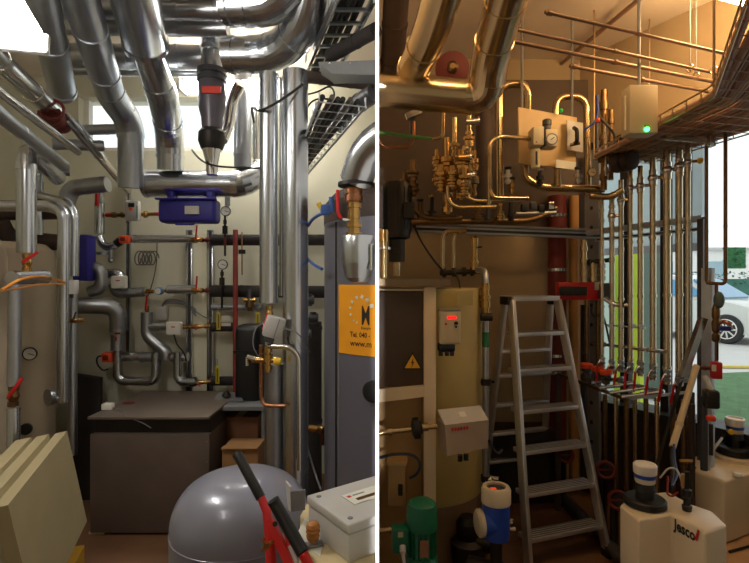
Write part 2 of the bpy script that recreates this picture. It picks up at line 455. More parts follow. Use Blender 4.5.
# ================================================================ left room: overhead pipes
AL = 'silver-clad'
G_OV = None
def W(x, y, z): return V((x, y, z))
pipe('insulated_pipe', 'widest silver-clad overhead pipe descending toward the header below the high window', 'pipe',
     [(118, -80, 1.95), (145, 42, 2.75), (146, 45.5, 2.77)], .118, GALV, bands=(.992,), bw=.03, bandname='end_collar')
pipe('insulated_pipe', 'narrower continuation pipe from the wide collar down to the header pipe', 'pipe',
     [(146, 46, 2.78), (164, 100, 3.1), (170, 135, 3.4), (170.5, 170, 3.45)], .088, GALV, bend=.12, bands=(.33, .62, .9), elbows=True)
pipe('insulated_pipe', 'dull grey overhead pipe between the ceiling lamp and the widest pipe', 'pipe',
     [(62, -60, 1.95), (112, 98, 3.15), (131, 122, 3.35), (131, 188, 3.4)], .082, GALVD, bend=.16, bands=(.3, .52, .82), elbows=True)
pipe('insulated_pipe', 'dull overhead pipe right beside the glaring lamp, ending in a flange', 'pipe',
     [(30, -50, 1.95), (63, 92, 3.05)], .075, GALVD, bands=(.55, .97), bw=.03)
pipe('insulated_pipe', 'shiny silver pipe running diagonally below the glaring lamp', 'pipe',
     [(-40, 15, 1.7), (0, 62, 2.15), (55, 113, 2.9)], .05, CHROME, bend=.02, bands=(.35, .7, .97))
pipe('steel_pipe', 'thin bright pipe running diagonally under the shiny pipe at far left', 'pipe',
     [(-60, 40, 1.6), (0, 92, 2.05), (78, 152, 3.0)], .022, CHROME, bend=.02, bands=(.5, .9))
pipe('steel_pipe', 'dull pipe running diagonally along the left wall top', 'pipe',
     [(-60, 62, 1.6), (0, 115, 2.05), (64, 166, 2.95)], .032, GALVD, bend=.02, bands=(.5, .8))
pipe('steel_pipe', 'slim shiny pipe rising from the red valve wheel to the back wall', 'pipe',
     [(66, 117, 2.9), (128, 190, 3.75)], .028, CHROME, bands=(.2, .45, .75))
pipe('steel_pipe', 'thin grey pipe slanting beside the slim shiny pipe', 'pipe',
     [(76, 122, 3.0), (116, 172, 3.7)], .016, GALVD, bands=(.5,))
pipe('steel_pipe', 'horizontal grey pipe crossing to the elbow under the high window', 'pipe',
     [(84, 130, 3.32), (122, 129, 3.36)], .034, GALVD, bands=(.1, .6))
pipe('steel_pipe', 'short grey horizontal pipe just under the red valve wheel', 'pipe',
     [(52, 144, 3.1), (104, 146, 3.25)], .034, GALVD, bands=(.08, .92), bw=.02)
# red gate valve with wheel
c = P(56, 119, 2.88); t = thing('gate_valve', 'red gate valve with handwheel among the diagonal pipes at upper left', 'valve', c)
dv = (P(70, 120, 3)-P(30, 92, 2.5)).normalized()
part('valve_body', B().lathe([(.03, -.09), (.062, -.09), (.062, -.07), (.04, -.06), (.055, 0), (.04, .06), (.062, .07), (.062, .09), (.03, .09)], c, dv, 18), REDDK, t)
hv = V((.35, -.75, .1)).normalized(); part('stem', B().cyl(c, c+hv*.13, .01, 10), CHROME, t)
hw = B().ring(c+hv*.13, hv, .055, .009)
u, w_, _ = basis(hv)
for a in range(3):
    q = u*math.cos(a*2.09)+w_*math.sin(a*2.09); hw.cyl(c+hv*.13, c+hv*.13+q*.055, .006, 8)
part('handwheel', hw, REDDK, t)
# transverse ducts under the ceiling
for i, (y, d, r, lb) in enumerate([(9, 2.72, .06, 'dull cross pipe right under the ceiling at top centre of the left room'), (28, 2.9, .05, 'second dull cross pipe under the ceiling behind the widest pipe'),
        (58, 3.1, .075, 'thick dull cross pipe above the high window'), (71, 3.3, .04, 'thin bluish cross pipe close above the high window')]):
    pipe('cross_pipe', lb, 'pipe', [(62, y-2, d), (228, y, d)], r, GALVD, bands=(.4, .7, .92))
# header pipe
t = pipe('header_pipe', 'thick horizontal silver header pipe below the high window', 'pipe',
     [(145, 184, 3.5), (242, 184, 3.5), (263, 171, 3.62)], .092, GALV, bend=.07, bands=(.02, .5, .98), elbows=True)
pipe('insulated_pipe', 'dark vertical pipe dropping to the right end of the header pipe', 'pipe',
     [(243, 72, 3.5), (243, 168, 3.5)], .062, GALVD, bands=(.12, .86))
pipe('steel_pipe', 'slim bright vertical pipe right of the dark drop pipe', 'pipe',
     [(256, 78, 3.6), (256, 160, 3.6)], .026, CHROME, bands=(.2, .5, .8))
# inline pump with red label
d = 3.0; k = d/F
t = thing('inline_pump', 'vertical inline pump with red label plate hanging over the header pipe', 'pump', P(212, 168, d))
c = P(212, 0, d); dn = V((0, 0, -1))
part('reducer', B().lathe([(17*k, -4*k), (17*k, 2*k), (15*k, 4*k), (15.5*k, 5*k), (11.5*k, 18*k), (10.5*k, 20*k)], c, dn, 24), GALV, t)
part('pipe_section', B().lathe([(10.5*k, 20*k), (10.5*k, 48*k), (12*k, 48*k), (12*k, 52*k), (10.5*k, 52*k), (10.5*k, 70*k)], c, dn, 24), GALV, t)
part('flange', B().lathe([(10*k, 70*k), (14.5*k, 70*k), (14.5*k, 75*k), (12*k, 75*k), (12*k, 78*k), (14.5*k, 78*k), (14.5*k, 82*k), (10*k, 82*k)], c, dn, 24), GREYD, t)
m_ = part('motor_housing', B().lathe([(12.5*k, 82*k), (13*k, 84*k), (13*k, 108*k), (10.5*k, 118*k), (9.5*k, 130*k), (11*k, 131*k)], c, dn, 24), mat('pump_grey', (96, 90, 98), .3, .35), t)
part('label_plate', B().box(P(216, 95, d)+V((0, -13.2*k, 0)), (18*k, 2.5*k, 6.5*k), .05), mat('label_red', (222, 62, 40), 0, .5), m_, 'red label plate')
part('volute', B().lathe([(10*k, 129*k), (13*k, 133*k), (13.5*k, 141*k), (11*k, 148*k), (10*k, 150*k)], c, dn, 24), IRON, t)
part('cone_reducer', B().lathe([(9.5*k, 150*k), (8.6*k, 153*k), (6*k, 163*k), (5.5*k, 175*k)], c, dn, 24), CHROME, t)
pipe('steel_pipe', 'short bright stub pipe right of the inline pump', 'pipe', [(240, 84, 3.05), (232, 100, 3.1), (228, 128, 3.1), (222, 140, 3.05)], .034, CHROME, bend=.05)
pipe('signal_cable', 'black cable looping below the inline pump to the tall pipes', 'cable', [(192, 150, 3.1), (200, 160, 3.0), (212, 166, 2.9), (240, 168, 2.9), (262, 168, 2.75)], .006, CABLE, bend=.1, n=8)
pipe('signal_cable', 'black cable sagging from the cable rack to the dark drop pipe', 'cable', [(303, 84, 2.5), (285, 98, 2.5), (260, 112, 2.55), (251, 106, 2.8), (254, 122, 3.0)], .007, CABLE, bend=.1, n=8)
# large ducts at top
pipe('ventilation_duct', 'large horizontal round duct crossing at the very top over the inline pump', 'duct',
     [(226, 4, 2.55), (284, 4, 2.5), (309, -60, 2.35)], .105, GALV, bend=.16, bands=(.04, .2), elbows=True, n=28)
pipe('ventilation_duct', 'second round duct with segmented elbow turning above the tall vertical pipes', 'duct',
     [(226, 55, 2.82), (282, 55, 2.8), (311, 12, 2.55), (318, -40, 2.4)], .098, GALV, bend=.15, bands=(.05, .18, .3), elbows=True, n=28)
# tall vertical pipes
pipe('riser_pipe', 'left of the two tall shiny vertical pipes, ending above a grey actuator', 'pipe',
     [(269, 74, 2.62), (269, 303, 2.62)], .049, GALV, bands=(.01, .83, .99), br=1.04, n=24)
pipe('riser_pipe', 'right of the two tall shiny vertical pipes, reaching down behind the tank', 'pipe',
     [(295.5, 72, 2.6), (295.5, 566, 2.6)], .066, GALV, bands=(.03, .4, .8), br=1.02, n=24)
pipe('riser_pipe', 'dull vertical pipe below the grey actuator behind the tank', 'pipe',
     [(274, 364, 2.62), (274, 560, 2.62)], .049, GALVD, bands=(.02, .45), br=1.03, n=24)
pipe('steel_pipe', 'slim bright pipe between the two tall vertical pipes', 'pipe',
     [(281.5, 78, 2.66), (281.5, 296, 2.66)], .013, CHROME, bands=(.1, .35, .6, .85), n=12)
# ---- mixing valve group in front of the risers
lever_valve((269.5, 306, 2.6), (269.5, 322, 2.6), .017, (264, 330, 2.52), 'small brass valve with red knob right under the left tall pipe', lw=1.6)
c = P(274, 327, 2.5); R_ = Matrix.Rotation(math.radians(18), 3, 'Y') @ Matrix.Rotation(.25, 3, 'Z')
t = thing('valve_actuator', 'tilted grey box actuator mounted between the tall vertical pipes', 'actuator', c)
part('housing', B().box(c, (.092, .07, .105), R_, .008), GREYP, t)
part('cover_seam', B().box(c+R_ @ V((.012, -.036, 0)), (.004, .004, .1), R_), GREYM, t)
part('gearbox', B().box(c+R_ @ V((-.005, 0, -.065)), (.05, .05, .03), R_, .005), GREYD, t)
t = thing('mixing_valve', 'brass mixing valve with copper pipe and yellow cap under the grey actuator', 'valve', P(268, 358, 2.55))
part('valve_body', nutted(268, 345, 372, 2.56, .016, [(.1, .25, 1.4), (.4, .65, 1.6), (.75, .9, 1.4)]), BRASS, t)
part('cross_pipe', B().cyl((252, 360, 2.56), (278, 360, 2.56), .016, 14), BRASS, t)
part('yellow_cap', B().cyl((274, 361.5, 2.5), (281, 361.5, 2.5), .018, 14), YELLOW, t, 'yellow cap')
part('drain_cock', B().cyl((247, 357, 2.55), (255, 359, 2.55), .012, 10).cyl((247, 357, 2.55), (247, 366, 2.54), .007, 10), CHROME, t)
pipe('copper_pipe', 'thin copper pipe running down beside the dull vertical pipe', 'pipe', [(261, 345, 2.56), (261, 398, 2.56), (265, 406, 2.54), (286, 406, 2.52)], .010, COPPER, bend=.03, bands=(.1, .3, .5), n=12, bandm=BRASS)
pipe('chrome_pipe', 'bent chrome pipe from the mixing valve down across the right tall pipe', 'pipe', [(268, 346, 2.5), (290, 347, 2.48), (299, 356, 2.48), (299.5, 470, 2.46)], .013, CHROME, bend=.06, bands=(.35,), n=12)
pipe('grey_cable', 'thin grey cable looping beside the mixing valve', 'cable', [(264, 322, 2.5), (255, 328, 2.5), (252, 345, 2.5), (258, 356, 2.52)], .003, GREYM, bend=.05, n=6)
pipe('grey_cable', 'thin grey cable arching right of the tall vertical pipes', 'cable', [(283, 328, 2.45), (298, 332, 2.44), (305, 344, 2.46), (309, 352, 2.55)], .003, GREYM, bend=.05, n=6)
# ================================================================ cable racks at top right
t = thing('cable_rack', 'ladder cable rack running along the ceiling beside the partition', 'cable rack', W(-.3, 2.7, 2.75))
za = 2.75; a0, a1 = V((-.178, 2.2, za)), V((-.500, 3.2, za)); b0, b1 = V((-.012, 2.2, za)), V((-.30, 3.2, za))
part('side_rail', B().bar(a0-(a1-a0)*.35, a1, .012, .05), GALV, t)
part('side_rail', B().bar(b0, b1, .012, .05), GALV, t)
for i in range(9):
    f = -.02+i*.12
    part('rung', B().bar(a0+(a1-a0)*f, b0+(b1-b0)*max(f, 0), .02, .012), GALVD, t)
for i in range(5):
    f = (i+.6)/6; p = a0.lerp(b0, f)+V((0, 0, .03)); q = a1.lerp(b1, f)+V((0, 0, .03))
    mid = p.lerp(q, .5)+V((.01*math.sin(i*2), 0, .008))
    solo('power_cable', B().tube([p, mid, q], .013 if i % 2 else .017, bend=.3, n=8), CABLE, 'black cables lying along the ceiling cable rack', 'cable', 'cables on the ceiling rack')
for f in (.15, .75):
    p = a0+(a1-a0)*f; part('hanger_rod', B().cyl(p, V((p.x, p.y, ZC)), .006, 8), GALV, t)
# sheet metal duct crossing under the rack
t = thing('sheet_metal_trunking', 'flat grey sheet-metal trunking crossing under the cable rack', 'trunking', P(345, 68, 2.55))
q = [(318, 62, 2.6), (376.4, 60, 2.45), (376.4, 75, 2.45), (332, 74, 2.6)]
part('side_plate', B().hexa(q, (0, .16, 0)), GREYM, t)
for px in (330, 350, 370): part('bolt', B().ball(P(px, 63, 2.5), .006, n=8), CHROME, t)
pipe('insulated_pipe', 'dark pipe running under the flat trunking beside the partition', 'pipe', [(300, 76, 2.9), (376, 84, 2.6)], .035, BROWNI, bands=(.3, .7))
pipe('insulated_pipe', 'black bundle pipe slanting above the flat trunking', 'pipe', [(376.2, 30, 2.3), (330, 56, 2.6)], .035, RUBBER, bands=(.4,))
# lower mesh tray running to the back
t = thing('cable_tray', 'sloping-looking wire mesh cable tray low on the right toward the back wall', 'cable rack', W(-.3, 3, 2.25))
za = 2.25; a0, a1 = V((-.05, 2.15, za)), V((-.60, 3.85, za)); wv = V((.16, .05, 0)); 
a0s, a1s = a0-wv*1.2, a1-wv*.6
part('side_wire', B().tube([a0s, a1s], .006, n=8), GALVD, t); part('side_wire', B().tube([a0, a1], .006, n=8), GALVD, t)
for i in range(18):
    f = i/17; part('cross_wire', B().tube([a0s.lerp(a1s, f)+V((0, 0, .04)), a0s.lerp(a1s, f), a0.lerp(a1, f), a0.lerp(a1, f)+V((0, 0, .04))], .004, n=6), GALVD, t)
for i in range(6):
    f = (i+.7)/7; pts = []
    for j in range(7):
        g = j/6; pts.append(a0s.lerp(a0, f).lerp(a1s.lerp(a1, f), g)+V((random.uniform(-.008, .008), 0, .02+random.uniform(0, .012))))
    solo('data_cable', B().tube(pts, .012, bend=.1, n=8), [CABLE, mat('grey_sheath', (96, 88, 80), 0, .5), CABLE][i % 3], 'cables bundled on the low mesh tray', 'cable', 'cables on the low mesh tray')
pipe('insulated_pipe', 'thick black cylinder added to darken the gap left of the grey tank', 'vessel', [P(311, 322, 3.5), P(311, 520, 3.5)], .075, RUBBER, bands=(.03, .5), n=24)  # black cylinder put in to make this gap dark
solo('vent_chimney', nutted(317, 105, 150, 3.4, .028, [(.3, .38, 1.2)]), GALVD, 'small dull pipe stub standing behind the mesh tray', 'pipe')
pipe('signal_cable', 'tangle of thin black cable on the wall right of the tall pipes', 'cable', [(305, 95, 3.1), (318, 92, 3.1), (332, 84, 3.0), (336, 100, 3.1), (318, 98, 3.15), (308, 104, 3.1), (304, 120, 3.1)], .006, CABLE, bend=.08, n=8)
pipe('signal_cable', 'black cable loop hanging by the right tall pipe', 'cable', [(305, 152, 3.0), (310, 142, 3.0), (316, 146, 3.0), (312, 154, 3.0), (300, 158, 3.0)], .006, CABLE, bend=.05, n=8)
pipe('insulated_pipe', 'dark grey pipe elbow above the mesh tray beside the partition', 'pipe', [(335, 128, 2.9), (346, 112, 2.9), (376, 92, 2.6)], .05, GREYD, bend=.1, bands=(.2, .6))
# ================================================================ boiler at right edge
BCX, BCY, BR = .215, 2.72, .5
def cyl_pt(x, z, off=0): 
    return V((x, BCY-math.sqrt(max(0, (BR+off)**2-(x-BCX)**2)), z))
BOIL = mat('boiler_grey_sheet', (104, 102, 112), .15, .42, .05, 5)
t = thing('buffer_tank', 'big dark grey round tank with yellow sign beside the partition', 'tank', W(-.1, 2.6, 0))
b = B().lathe([(BR, .05), (BR, 1.80)], V((BCX, BCY, 0)), V((0, 0, 1)), 96); b.cut((XL, 0, 0), (1, 0, 0))
part('shell', b, BOIL, t)
b = B().lathe([(BR*1.005, 1.80), (BR*1.005, 1.90), (BR*.9, 1.96)], V((BCX, BCY, 0)), V((0, 0, 1)), 96); b.cut((XL, 0, 0), (1, 0, 0))
part('top_cover', b, BROWNI, t, 'dark brown top cover')
b = B().lathe([(BR*.97, 0), (BR*.97, .05)], V((BCX, BCY, 0)), V((0, 0, 1)), 96); b.cut((XL, 0, 0), (1, 0, 0)); part('plinth', b, BLACK, t)
xs = -.2005
part('seam_strip', B().bar(cyl_pt(xs, .06, .002), cyl_pt(xs, 1.79, .002), .008, .008, (0, -1, 0)), BLACK, t)
part('seam_strip', B().bar(cyl_pt(xs+.012, .06, .0), cyl_pt(xs+.012, 1.79, .0), .006, .01, (0, -1, 0)), GREYM, t)
# sign
SX0, SZ1, SZ0 = -.186, 1.485, 1.158
def cy(off): return lambda x, z: cyl_pt(x, z, off)
b = B(); rows = []
for off in (.001, .005):
    row = []
    for i in range(15):
        x = SX0+(XL-SX0)*i/14
        row.append([b.bm.verts.new(cyl_pt(x, z, off)) for z in (SZ0, SZ1)])
    rows.append(row)
for i in range(14):
    b.bm.faces.new((rows[1][i][0], rows[1][i+1][0], rows[1][i+1][1], rows[1][i][1])); b.bm.faces.new((rows[0][i][0], rows[0][i][1], rows[0][i+1][1], rows[0][i+1][0]))
    for k in (0, 1): b.bm.faces.new((rows[0][i][k], rows[0][i+1][k], rows[1][i+1][k], rows[1][i][k]))
for i in (0, 14): b.bm.faces.new((rows[0][i][0], rows[1][i][0], rows[1][i][1], rows[0][i][1]))
SIGN = thing('sign', 'orange-yellow advertising sign with black lettering stuck on the grey tank', 'sign', cyl_pt(-.09, 1.16))
part('board', b, mat('sign_orange', (238, 158, 24), 0, .5, .03), SIGN, ang=60)
def sp(px, py):   # point of the sign seen in a given direction
    lo, hi = 2.1, 2.7
    for _ in range(30):
        d = (lo+hi)/2; q = P(px, py, d)
        if (q.x-BCX)**2+(q.y-BCY)**2 > (BR+.007)**2: lo = d
        else: hi = d
    return q
def onsign(x0, y0): 
    o = sp(x0, y0)
    return lambda x, y: cyl_pt(min(o.x+x, XL-.0005), o.z+y, .0065)
INK = mat('sign_ink', (40, 26, 16), 0, .6)
writing('M', .125, onsign(361.0, 324.5), INK, SIGN, sx=.44)
writing('u', .125, onsign(374.2, 324.5), INK, SIGN, sx=.06) if False else None
writing('Energie', .016, onsign(361, 329), INK, SIGN, sx=.95)
writing('Tel. 040 -', .034, onsign(350, 336.5), INK, SIGN, sx=.72)
writing('www.m', .040, onsign(350, 345.5), INK, SIGN, sx=.82)
for px, py, r in ((358.5, 333-300+297-3-30+1-1, 0),): pass
for px, py, s in ((350.2, 308, .010), (350.6, 314.5, .008), (352.2, 302, .012), (356.6, 297.5, .013), (362, 296.8, .014), (367.6, 300, .016), (371.6, 306, .016), (353.4, 320.5, .007), (357, 322.5, .006)):
    c = sp(px, py); part('dot', B().box(c, (s*1.0, .004, s*1.1), Matrix.Rotation(random.uniform(-.6, .6), 3, 'Y')), WHITEP, SIGN)
# thermometer on the tank
c = sp(374.2, 391); t = thing('tank_port', 'black round port with brass centre low on the grey tank', 'port', c)
b = B().lathe([(.03, 0), (.05, 0), (.05, .02), (.035, .025)], c, V((-.35, -1, 0)), 28); b.cut((XL, 0, 0), (1, 0, 0)); part('rim', b, BLACK, t)
b = B().lathe([(.026, 0), (.022, .012), (.01, .02)], c, V((-.35, -1, 0)), 20); b.cut((XL, 0, 0), (1, 0, 0)); part('plug', b, COPPER, t)
# brass valve with clad elbow in front of the tank
d = 2.05; k = d/F; vx = 356
pipe('insulated_pipe', 'silver-clad elbow coming over the partition down to the brass valve', 'pipe', [(376.3, 136, 1.95), (362, 150, 2.0), (vx, 180, d)], .064, GALV, bend=.16, bands=(.94,), elbows=True, n=28, br=1.05) if False else None
b = B().tube([P(400, 128, 1.9), P(368, 146, 1.98), P(vx, 181, d)], .068, bend=.15, n=32, arc=3); b.cut((XL, 0, 0), (1, 0, 0))
t = thing('insulated_pipe', 'silver-clad elbow beside the partition above the brass valve', 'pipe', P(vx, 182, d))
part('pipe', b, GALV, t, ang=15)
part('end_ring', B().lathe([(.02, 0), (.074, 0), (.074, .014), (.06, .016)], P(vx, 186.5, d), V((0, 0, 1)), 28).cut((XL, 0, 0), (1, 0, 0)), BLACK, t)
t = thing('brass_valve', 'stacked brass and copper valve under the clad elbow with red lever', 'valve', P(vx, 238, d))
part('union', nutted(354, 188, 203, d, .034, [(.1, .45, 1.18), (.6, .95, 1.1)], 18), COPPER, t)
part('valve_body', nutted(354, 203, 238, d, .022, [(.0, .16, 1.5), (.3, .42, 1.45), (.55, .8, 1.2), (.86, 1, 1.35)], 16), BRASS, t)
part('stem', B().cyl((353, 221, d), (342, 219, d-.02), .008, 10), CHROME, t)
part('lever', B().tube([P(341, 218, d-.02), P(338, 213, d-.02), P(337.5, 190, d-.02)], .007, bend=.02, n=10), RED, t, 'red lever')
b = B().lathe([(.03, 4*k), (.064, 2*k), (.068, 0), (.068, -24*k), (.066, -26*k), (.052, -40*k), (.034, -44*k), (0, -45*k)], P(358, 238, d), V((0, 0, 1)), 32); b.cut((XL, 0, 0), (1, 0, 0))
part('strainer_pot', b, GALV, t, 'silver pot with pointed bottom')
b = B().tube([P(376.2, 244, 2.0), P(371, 244, 2.0), P(371, 270, 2.0)], .006, bend=.01, n=8); solo('wire_clip', b, CHROME, 'small wire clip beside the silver pot', 'clip')
# blue valve and hose
t = thing('blue_valve', 'small blue drain valve with yellow cap left of the red lever', 'valve', P(327, 212, 2.35))
part('body', B().box(P(325.5, 210, 2.35), (.045, .04, .05), .3, .01), mat('hose_blue', (58, 92, 160), 0, .45), t)
part('spout', B().cyl((332, 212, 2.35), (331, 197, 2.35), .011, 12), mat('hose_blue', (58, 92, 160)), t)
part('cap', B().cyl((318.5, 203, 2.36), (322.5, 210, 2.36), .012, 12), YELLOW, t)
pipe('blue_hose', 'blue hose curving from the small blue valve behind the tall pipe', 'hose', [(323, 213, 2.36), (313, 218, 2.5), (304, 232, 2.75), (302, 243, 2.8), (305, 256, 2.75), (314, 265, 2.5), (322, 269, 2.45)], .008, mat('hose_blue', (58, 92, 160)), bend=.1, n=10)
# stand-off fittings in the gap behind the tank
t = thing('brass_tap', 'brass tap glinting low in the dark gap left of the grey tank', 'tap', P(318, 430, 2.8))
part('body', B().cyl((310, 428, 2.8), (324, 430, 2.75), .018, 14), BRASS, t); part('nut', B().cyl((317, 428.6, 2.77), (320, 429.4, 2.77), .026, 6), BRASS, t); part('outlet', B().cyl((322, 430, 2.76), (322, 445, 2.76), .013, 10), COPPER, t)
pipe('grey_hose', 'thin pale hose slanting down in the dark gap left of the grey tank', 'hose', [(305, 440, 2.7), (314, 470, 2.6), (321, 490, 2.5)], .005, GREYM, bend=.05, n=8)
for i, (px, py) in enumerate([(309, 300), (313, 318), (306, 334)]):
    solo('pipe_fitting', B().cyl((px-4, py, 3.3), (px+5, py, 3.3), .03, 12).cyl((px, py+6, 3.3), (px, py-6, 3.3), .022, 12), GREYD, ['upper', 'middle', 'lowest'][i]+' dark grey fitting behind the right tall pipe', 'fitting')
# ================================================================ left room: back wall plumbing (about 3.75 m away)
d = 3.74; k = d/F
def vpart(px, y0, y1, dd, r, n=16): return B().cyl((px, y1, dd), (px, y0, dd), r, n)
# mounting struts
for px, lb in ((189.5, 'left of the two bright vertical mounting rails on the back wall'), (210.5, 'right of the two bright vertical mounting rails on the back wall'), (128.5, 'thin vertical mounting rail on the wall left of the cable coil')):
    y0, y1 = (230, 424) if px > 150 else (176, 352)
    w_ = .05 if px > 150 else .03
    t = thing('mounting_rail', lb, 'rail', P(px, y1, 3.84))
    part('channel', B().box((P(px, y0, 3.85)+P(px, y1, 3.85))/2, (w_, .03, (y1-y0)*3.85/F), bev=.004), GALV, t)
    part('slot', B().box((P(px, y0, 3.83)+P(px, y1, 3.83))/2, (w_*.35, .012, (y1-y0)*3.8/F)), GREYD, t)
solo('wall_plate', B().box((P(200, 230, 3.88)+P(200, 465, 3.88))/2, (.115, .02, 1.8)), mat('plate_cream', (226, 220, 194), 0, .7, .03), 'pale cream vertical strip panel between the two mounting rails', 'panel')
# row 1 ---------------------------------------------------------------
pipe('silver_pipe', 'top silver pipe along the back wall right of the orange valve actuator', 'pipe', [(133, 239, d), (197, 239, d)], .031, GALV, bands=(.03, .6, .97), br=1.05)
solo('union', B().cyl((203, 240, d), (212, 240, d), .013, 12).cyl((206, 240, d), (209, 240, d), .02, 6), REDDK, 'top red-brown union between the two mounting rails', 'fitting'); lever_valve((191, 239.5, d-.045), (203, 240, d-.045), .017, (197, 225, d-.08), 'topmost of the red-lever valves between the mounting rails')
pipe('black_pipe', 'topmost of the black-insulated pipes behind the red vertical pipe', 'pipe', [(212, 240, d), (330, 240, d)], .042, RUBBER, bands=(.03, .25, .75), br=1.05)
# row 2
pipe('silver_pipe', 'silver pipe right of the round blue water meter', 'pipe', [(168, 289.5, d), (196, 289.5, d)], .034, GALV, bands=(.05, .95), br=1.05)
c = P(159.5, 291, d-.02); t = thing('water_meter', 'small round blue water meter between brass unions on the back wall', 'meter', c)
part('body', B().lathe([(.022, -.02), (.03, -.015), (.03, .02), (.026, .03)], c, V((0, -1, 0)), 20), mat('meter_blue', (110, 140, 178), .2, .4), t)
part('dial', B().lathe([(.022, .03), (.022, .032)], c, V((0, -1, 0)), 20), WHITEP, t)
part('union', B().cyl((145, 291.5, d), (154, 291.5, d), .014, 12).cyl((147, 291.5, d), (150, 291.5, d), .02, 6), BRASS, t)
part('union', B().cyl((165, 290.5, d), (169, 290.5, d), .014, 12).cyl((166, 290.5, d), (168, 290.5, d), .02, 6), BRASS, t)
solo('union', B().cyl((203, 290.5, d), (212, 290.5, d), .013, 12).cyl((206, 290.5, d), (209, 290.5, d), .02, 6), REDDK, 'middle red-brown union between the two mounting rails', 'fitting'); lever_valve((192, 290, d-.045), (203, 290.5, d-.045), .017, (197, 276, d-.08), 'second from top of the red-lever valves between the mounting rails')
pipe('black_pipe', 'middle black-insulated pipe behind the red vertical pipe', 'pipe', [(212, 291, d), (330, 292, d)], .045, RUBBER, bands=(.03, .25, .75), br=1.05)
pipe('grey_pipe', 'slim grey pipe just under the middle black-insulated pipe', 'pipe', [(212, 307, d+.05), (262, 307, d+.05)], .026, GALVD, bands=(.1, .5), br=1.05)
t = thing('brass_valve', 'brass valve hanging from the middle black-insulated pipe', 'valve', P(250, 312, d))
part('bonnet', B().cyl((250, 300, d-.03), (250, 289, d-.03), .03, 14, .02), GREYD, t)
part('valve_body', B().lathe([(.018, 0), (.018, .02), (.034, .03), (.03, .075), (.012, .085)], P(250, 311, d-.03), V((0, 0, 1)), 14), BRONZE, t)
part('tee', B().cyl((244, 300, d-.04), (256, 300, d-.04), .018, 12), BRASS, t)
# row 3
pipe('silver_pipe', 'silver pipe running right from the vertical clad elbow to the white actuator', 'pipe', [(149, 327, d), (169, 326, d)], .034, GALV, bands=(.06, .5, .94), br=1.05)
def white_box(px, py, dd, w, h, label, dot=True):
    c = P(px, py, dd); t = thing('valve_actuator', label, 'actuator', c)
    part('housing', B().box(c, (w*dd/F, .05, h*dd/F), bev=.008), WHITE, t)
    part('mark', B().box(c+V((.0, -.0255, .01)), (.03, .003, .008)), RED, t, 'red mark')
    part('neck', B().cyl(c, c+V((0, .07, 0)), .018, 12), GREYM, t)
    return t
white_box(174.5, 328, d-.06, 14.5, 12.5, 'white box actuator with red mark at the right end of the clad elbow')
white_box(119.5, 282, d-.06, 14, 12.5, 'white box actuator with red mark near the small blue bin')
lever_valve((182, 327, d), (211, 326, d), .016, (196, 330, d-.05), 'third of the red-lever valves between the rails, lever lying flat')
pipe('black_pipe', 'short lowest-but-one black pipe with yellow tag right of the rails', 'pipe', [(212, 327, d), (236, 327, d)], .034, RUBBER, bands=(.06, .9), br=1.06)
# row 4
pipe('silver_pipe', 'silver pipe right of the lower orange valve actuator', 'pipe', [(122, 356.5, d), (141, 356.5, d)], .036, GALV, bands=(.04, .6, .96), br=1.05)
pipe('silver_pipe', 'stubby dull pipe joint with clad ends beside the lower orange actuator pipe', 'pipe', [(141, 357, d), (153, 357, d)], .04, GALVD, bands=(.1, .9), br=1.08)
lever_valve((152, 357, d), (171, 357, d), .019, (170, 354, d-.05), 'red-lever brass valve low on the back wall between clad pipe ends')
pipe('silver_pipe', 'lower silver pipe right of the brass valve with black cable', 'pipe', [(171, 357, d), (188, 357, d)], .034, GALV, bands=(.06, .5, .94), br=1.06)
lever_valve((186, 383, d), (212, 381.5, d), .016, (200, 386, d-.05), 'lowest red-lever valve close above the dark box')
pipe('black_pipe', 'lowest black pipe with yellow tag beside the dark expansion plate', 'pipe', [(212, 381, d), (238, 381, d)], .034, RUBBER, bands=(.06, .9), br=1.06)
for px, py, lb in ((218.5, 321, 'yellow hanging tag on the short black pipe right of the rails'), (258, 321, 'yellow hanging tag left of the tall vertical pipes'), (217.5, 375, 'yellow hanging tag lowest, just above the grey bench')):
    t = thing('tag', lb, 'tag', P(px, py, d-.06)); part('string', B().cyl(P(px, py-8, d-.06), P(px, py-16, d-.02), .003, 6), GREYM, t); part('plate', B().box(P(px, py, d-.06), (.03, .006, .13), bev=.002), mat('tag_yellow', (196, 172, 40), 0, .5), t)
    part('letter_strip', B().box(P(px, py, d-.06)+V((0, -.004, 0)), (.008, .003, .1)), mat('tag_ink', (90, 80, 20)), t)
solo('label_card', B().box(P(226, 318, d-.03), (.06, .006, .035)), WHITEP, 'small white label card between the yellow tag and red pipe', 'label')
solo('label_card', B().box(P(226, 324.5, d-.05), (.07, .006, .022)), WHITEP, 'white label strip lying on the short black pipe', 'label')
# orange actuators
def orange(px, py, dd, w, h, label):
    c = P(px, py, dd); t = thing('valve_actuator', label, 'actuator', c)
    part('housing', B().box(c, (w*dd/F, .06, h*dd/F), .15, .01), ORANGE, t)
    part('cap', B().box(c+V((0, -.032, 0)), (w*dd/F*.5, .012, h*dd/F*.5), .15, .003), REDDK, t)
    part('coupling', B().cyl(c, c+V((.03, .05, 0)), .02, 12), IRON, t)
orange(125, 239.5, d-.04, 9.5, 8, 'orange valve actuator at the left end of the top silver pipe')
orange(108, 357, d-.04, 10, 10, 'orange valve actuator low on the wall with looping black cable')
pipe('signal_cable', 'black cable looping left of the lower orange actuator', 'cable', [(104, 356, d-.05), (97, 356, d-.05), (96.5, 364, d-.05), (103, 371, d-.05), (108, 369, d-.05)], .006, CABLE, bend=.05, n=8)
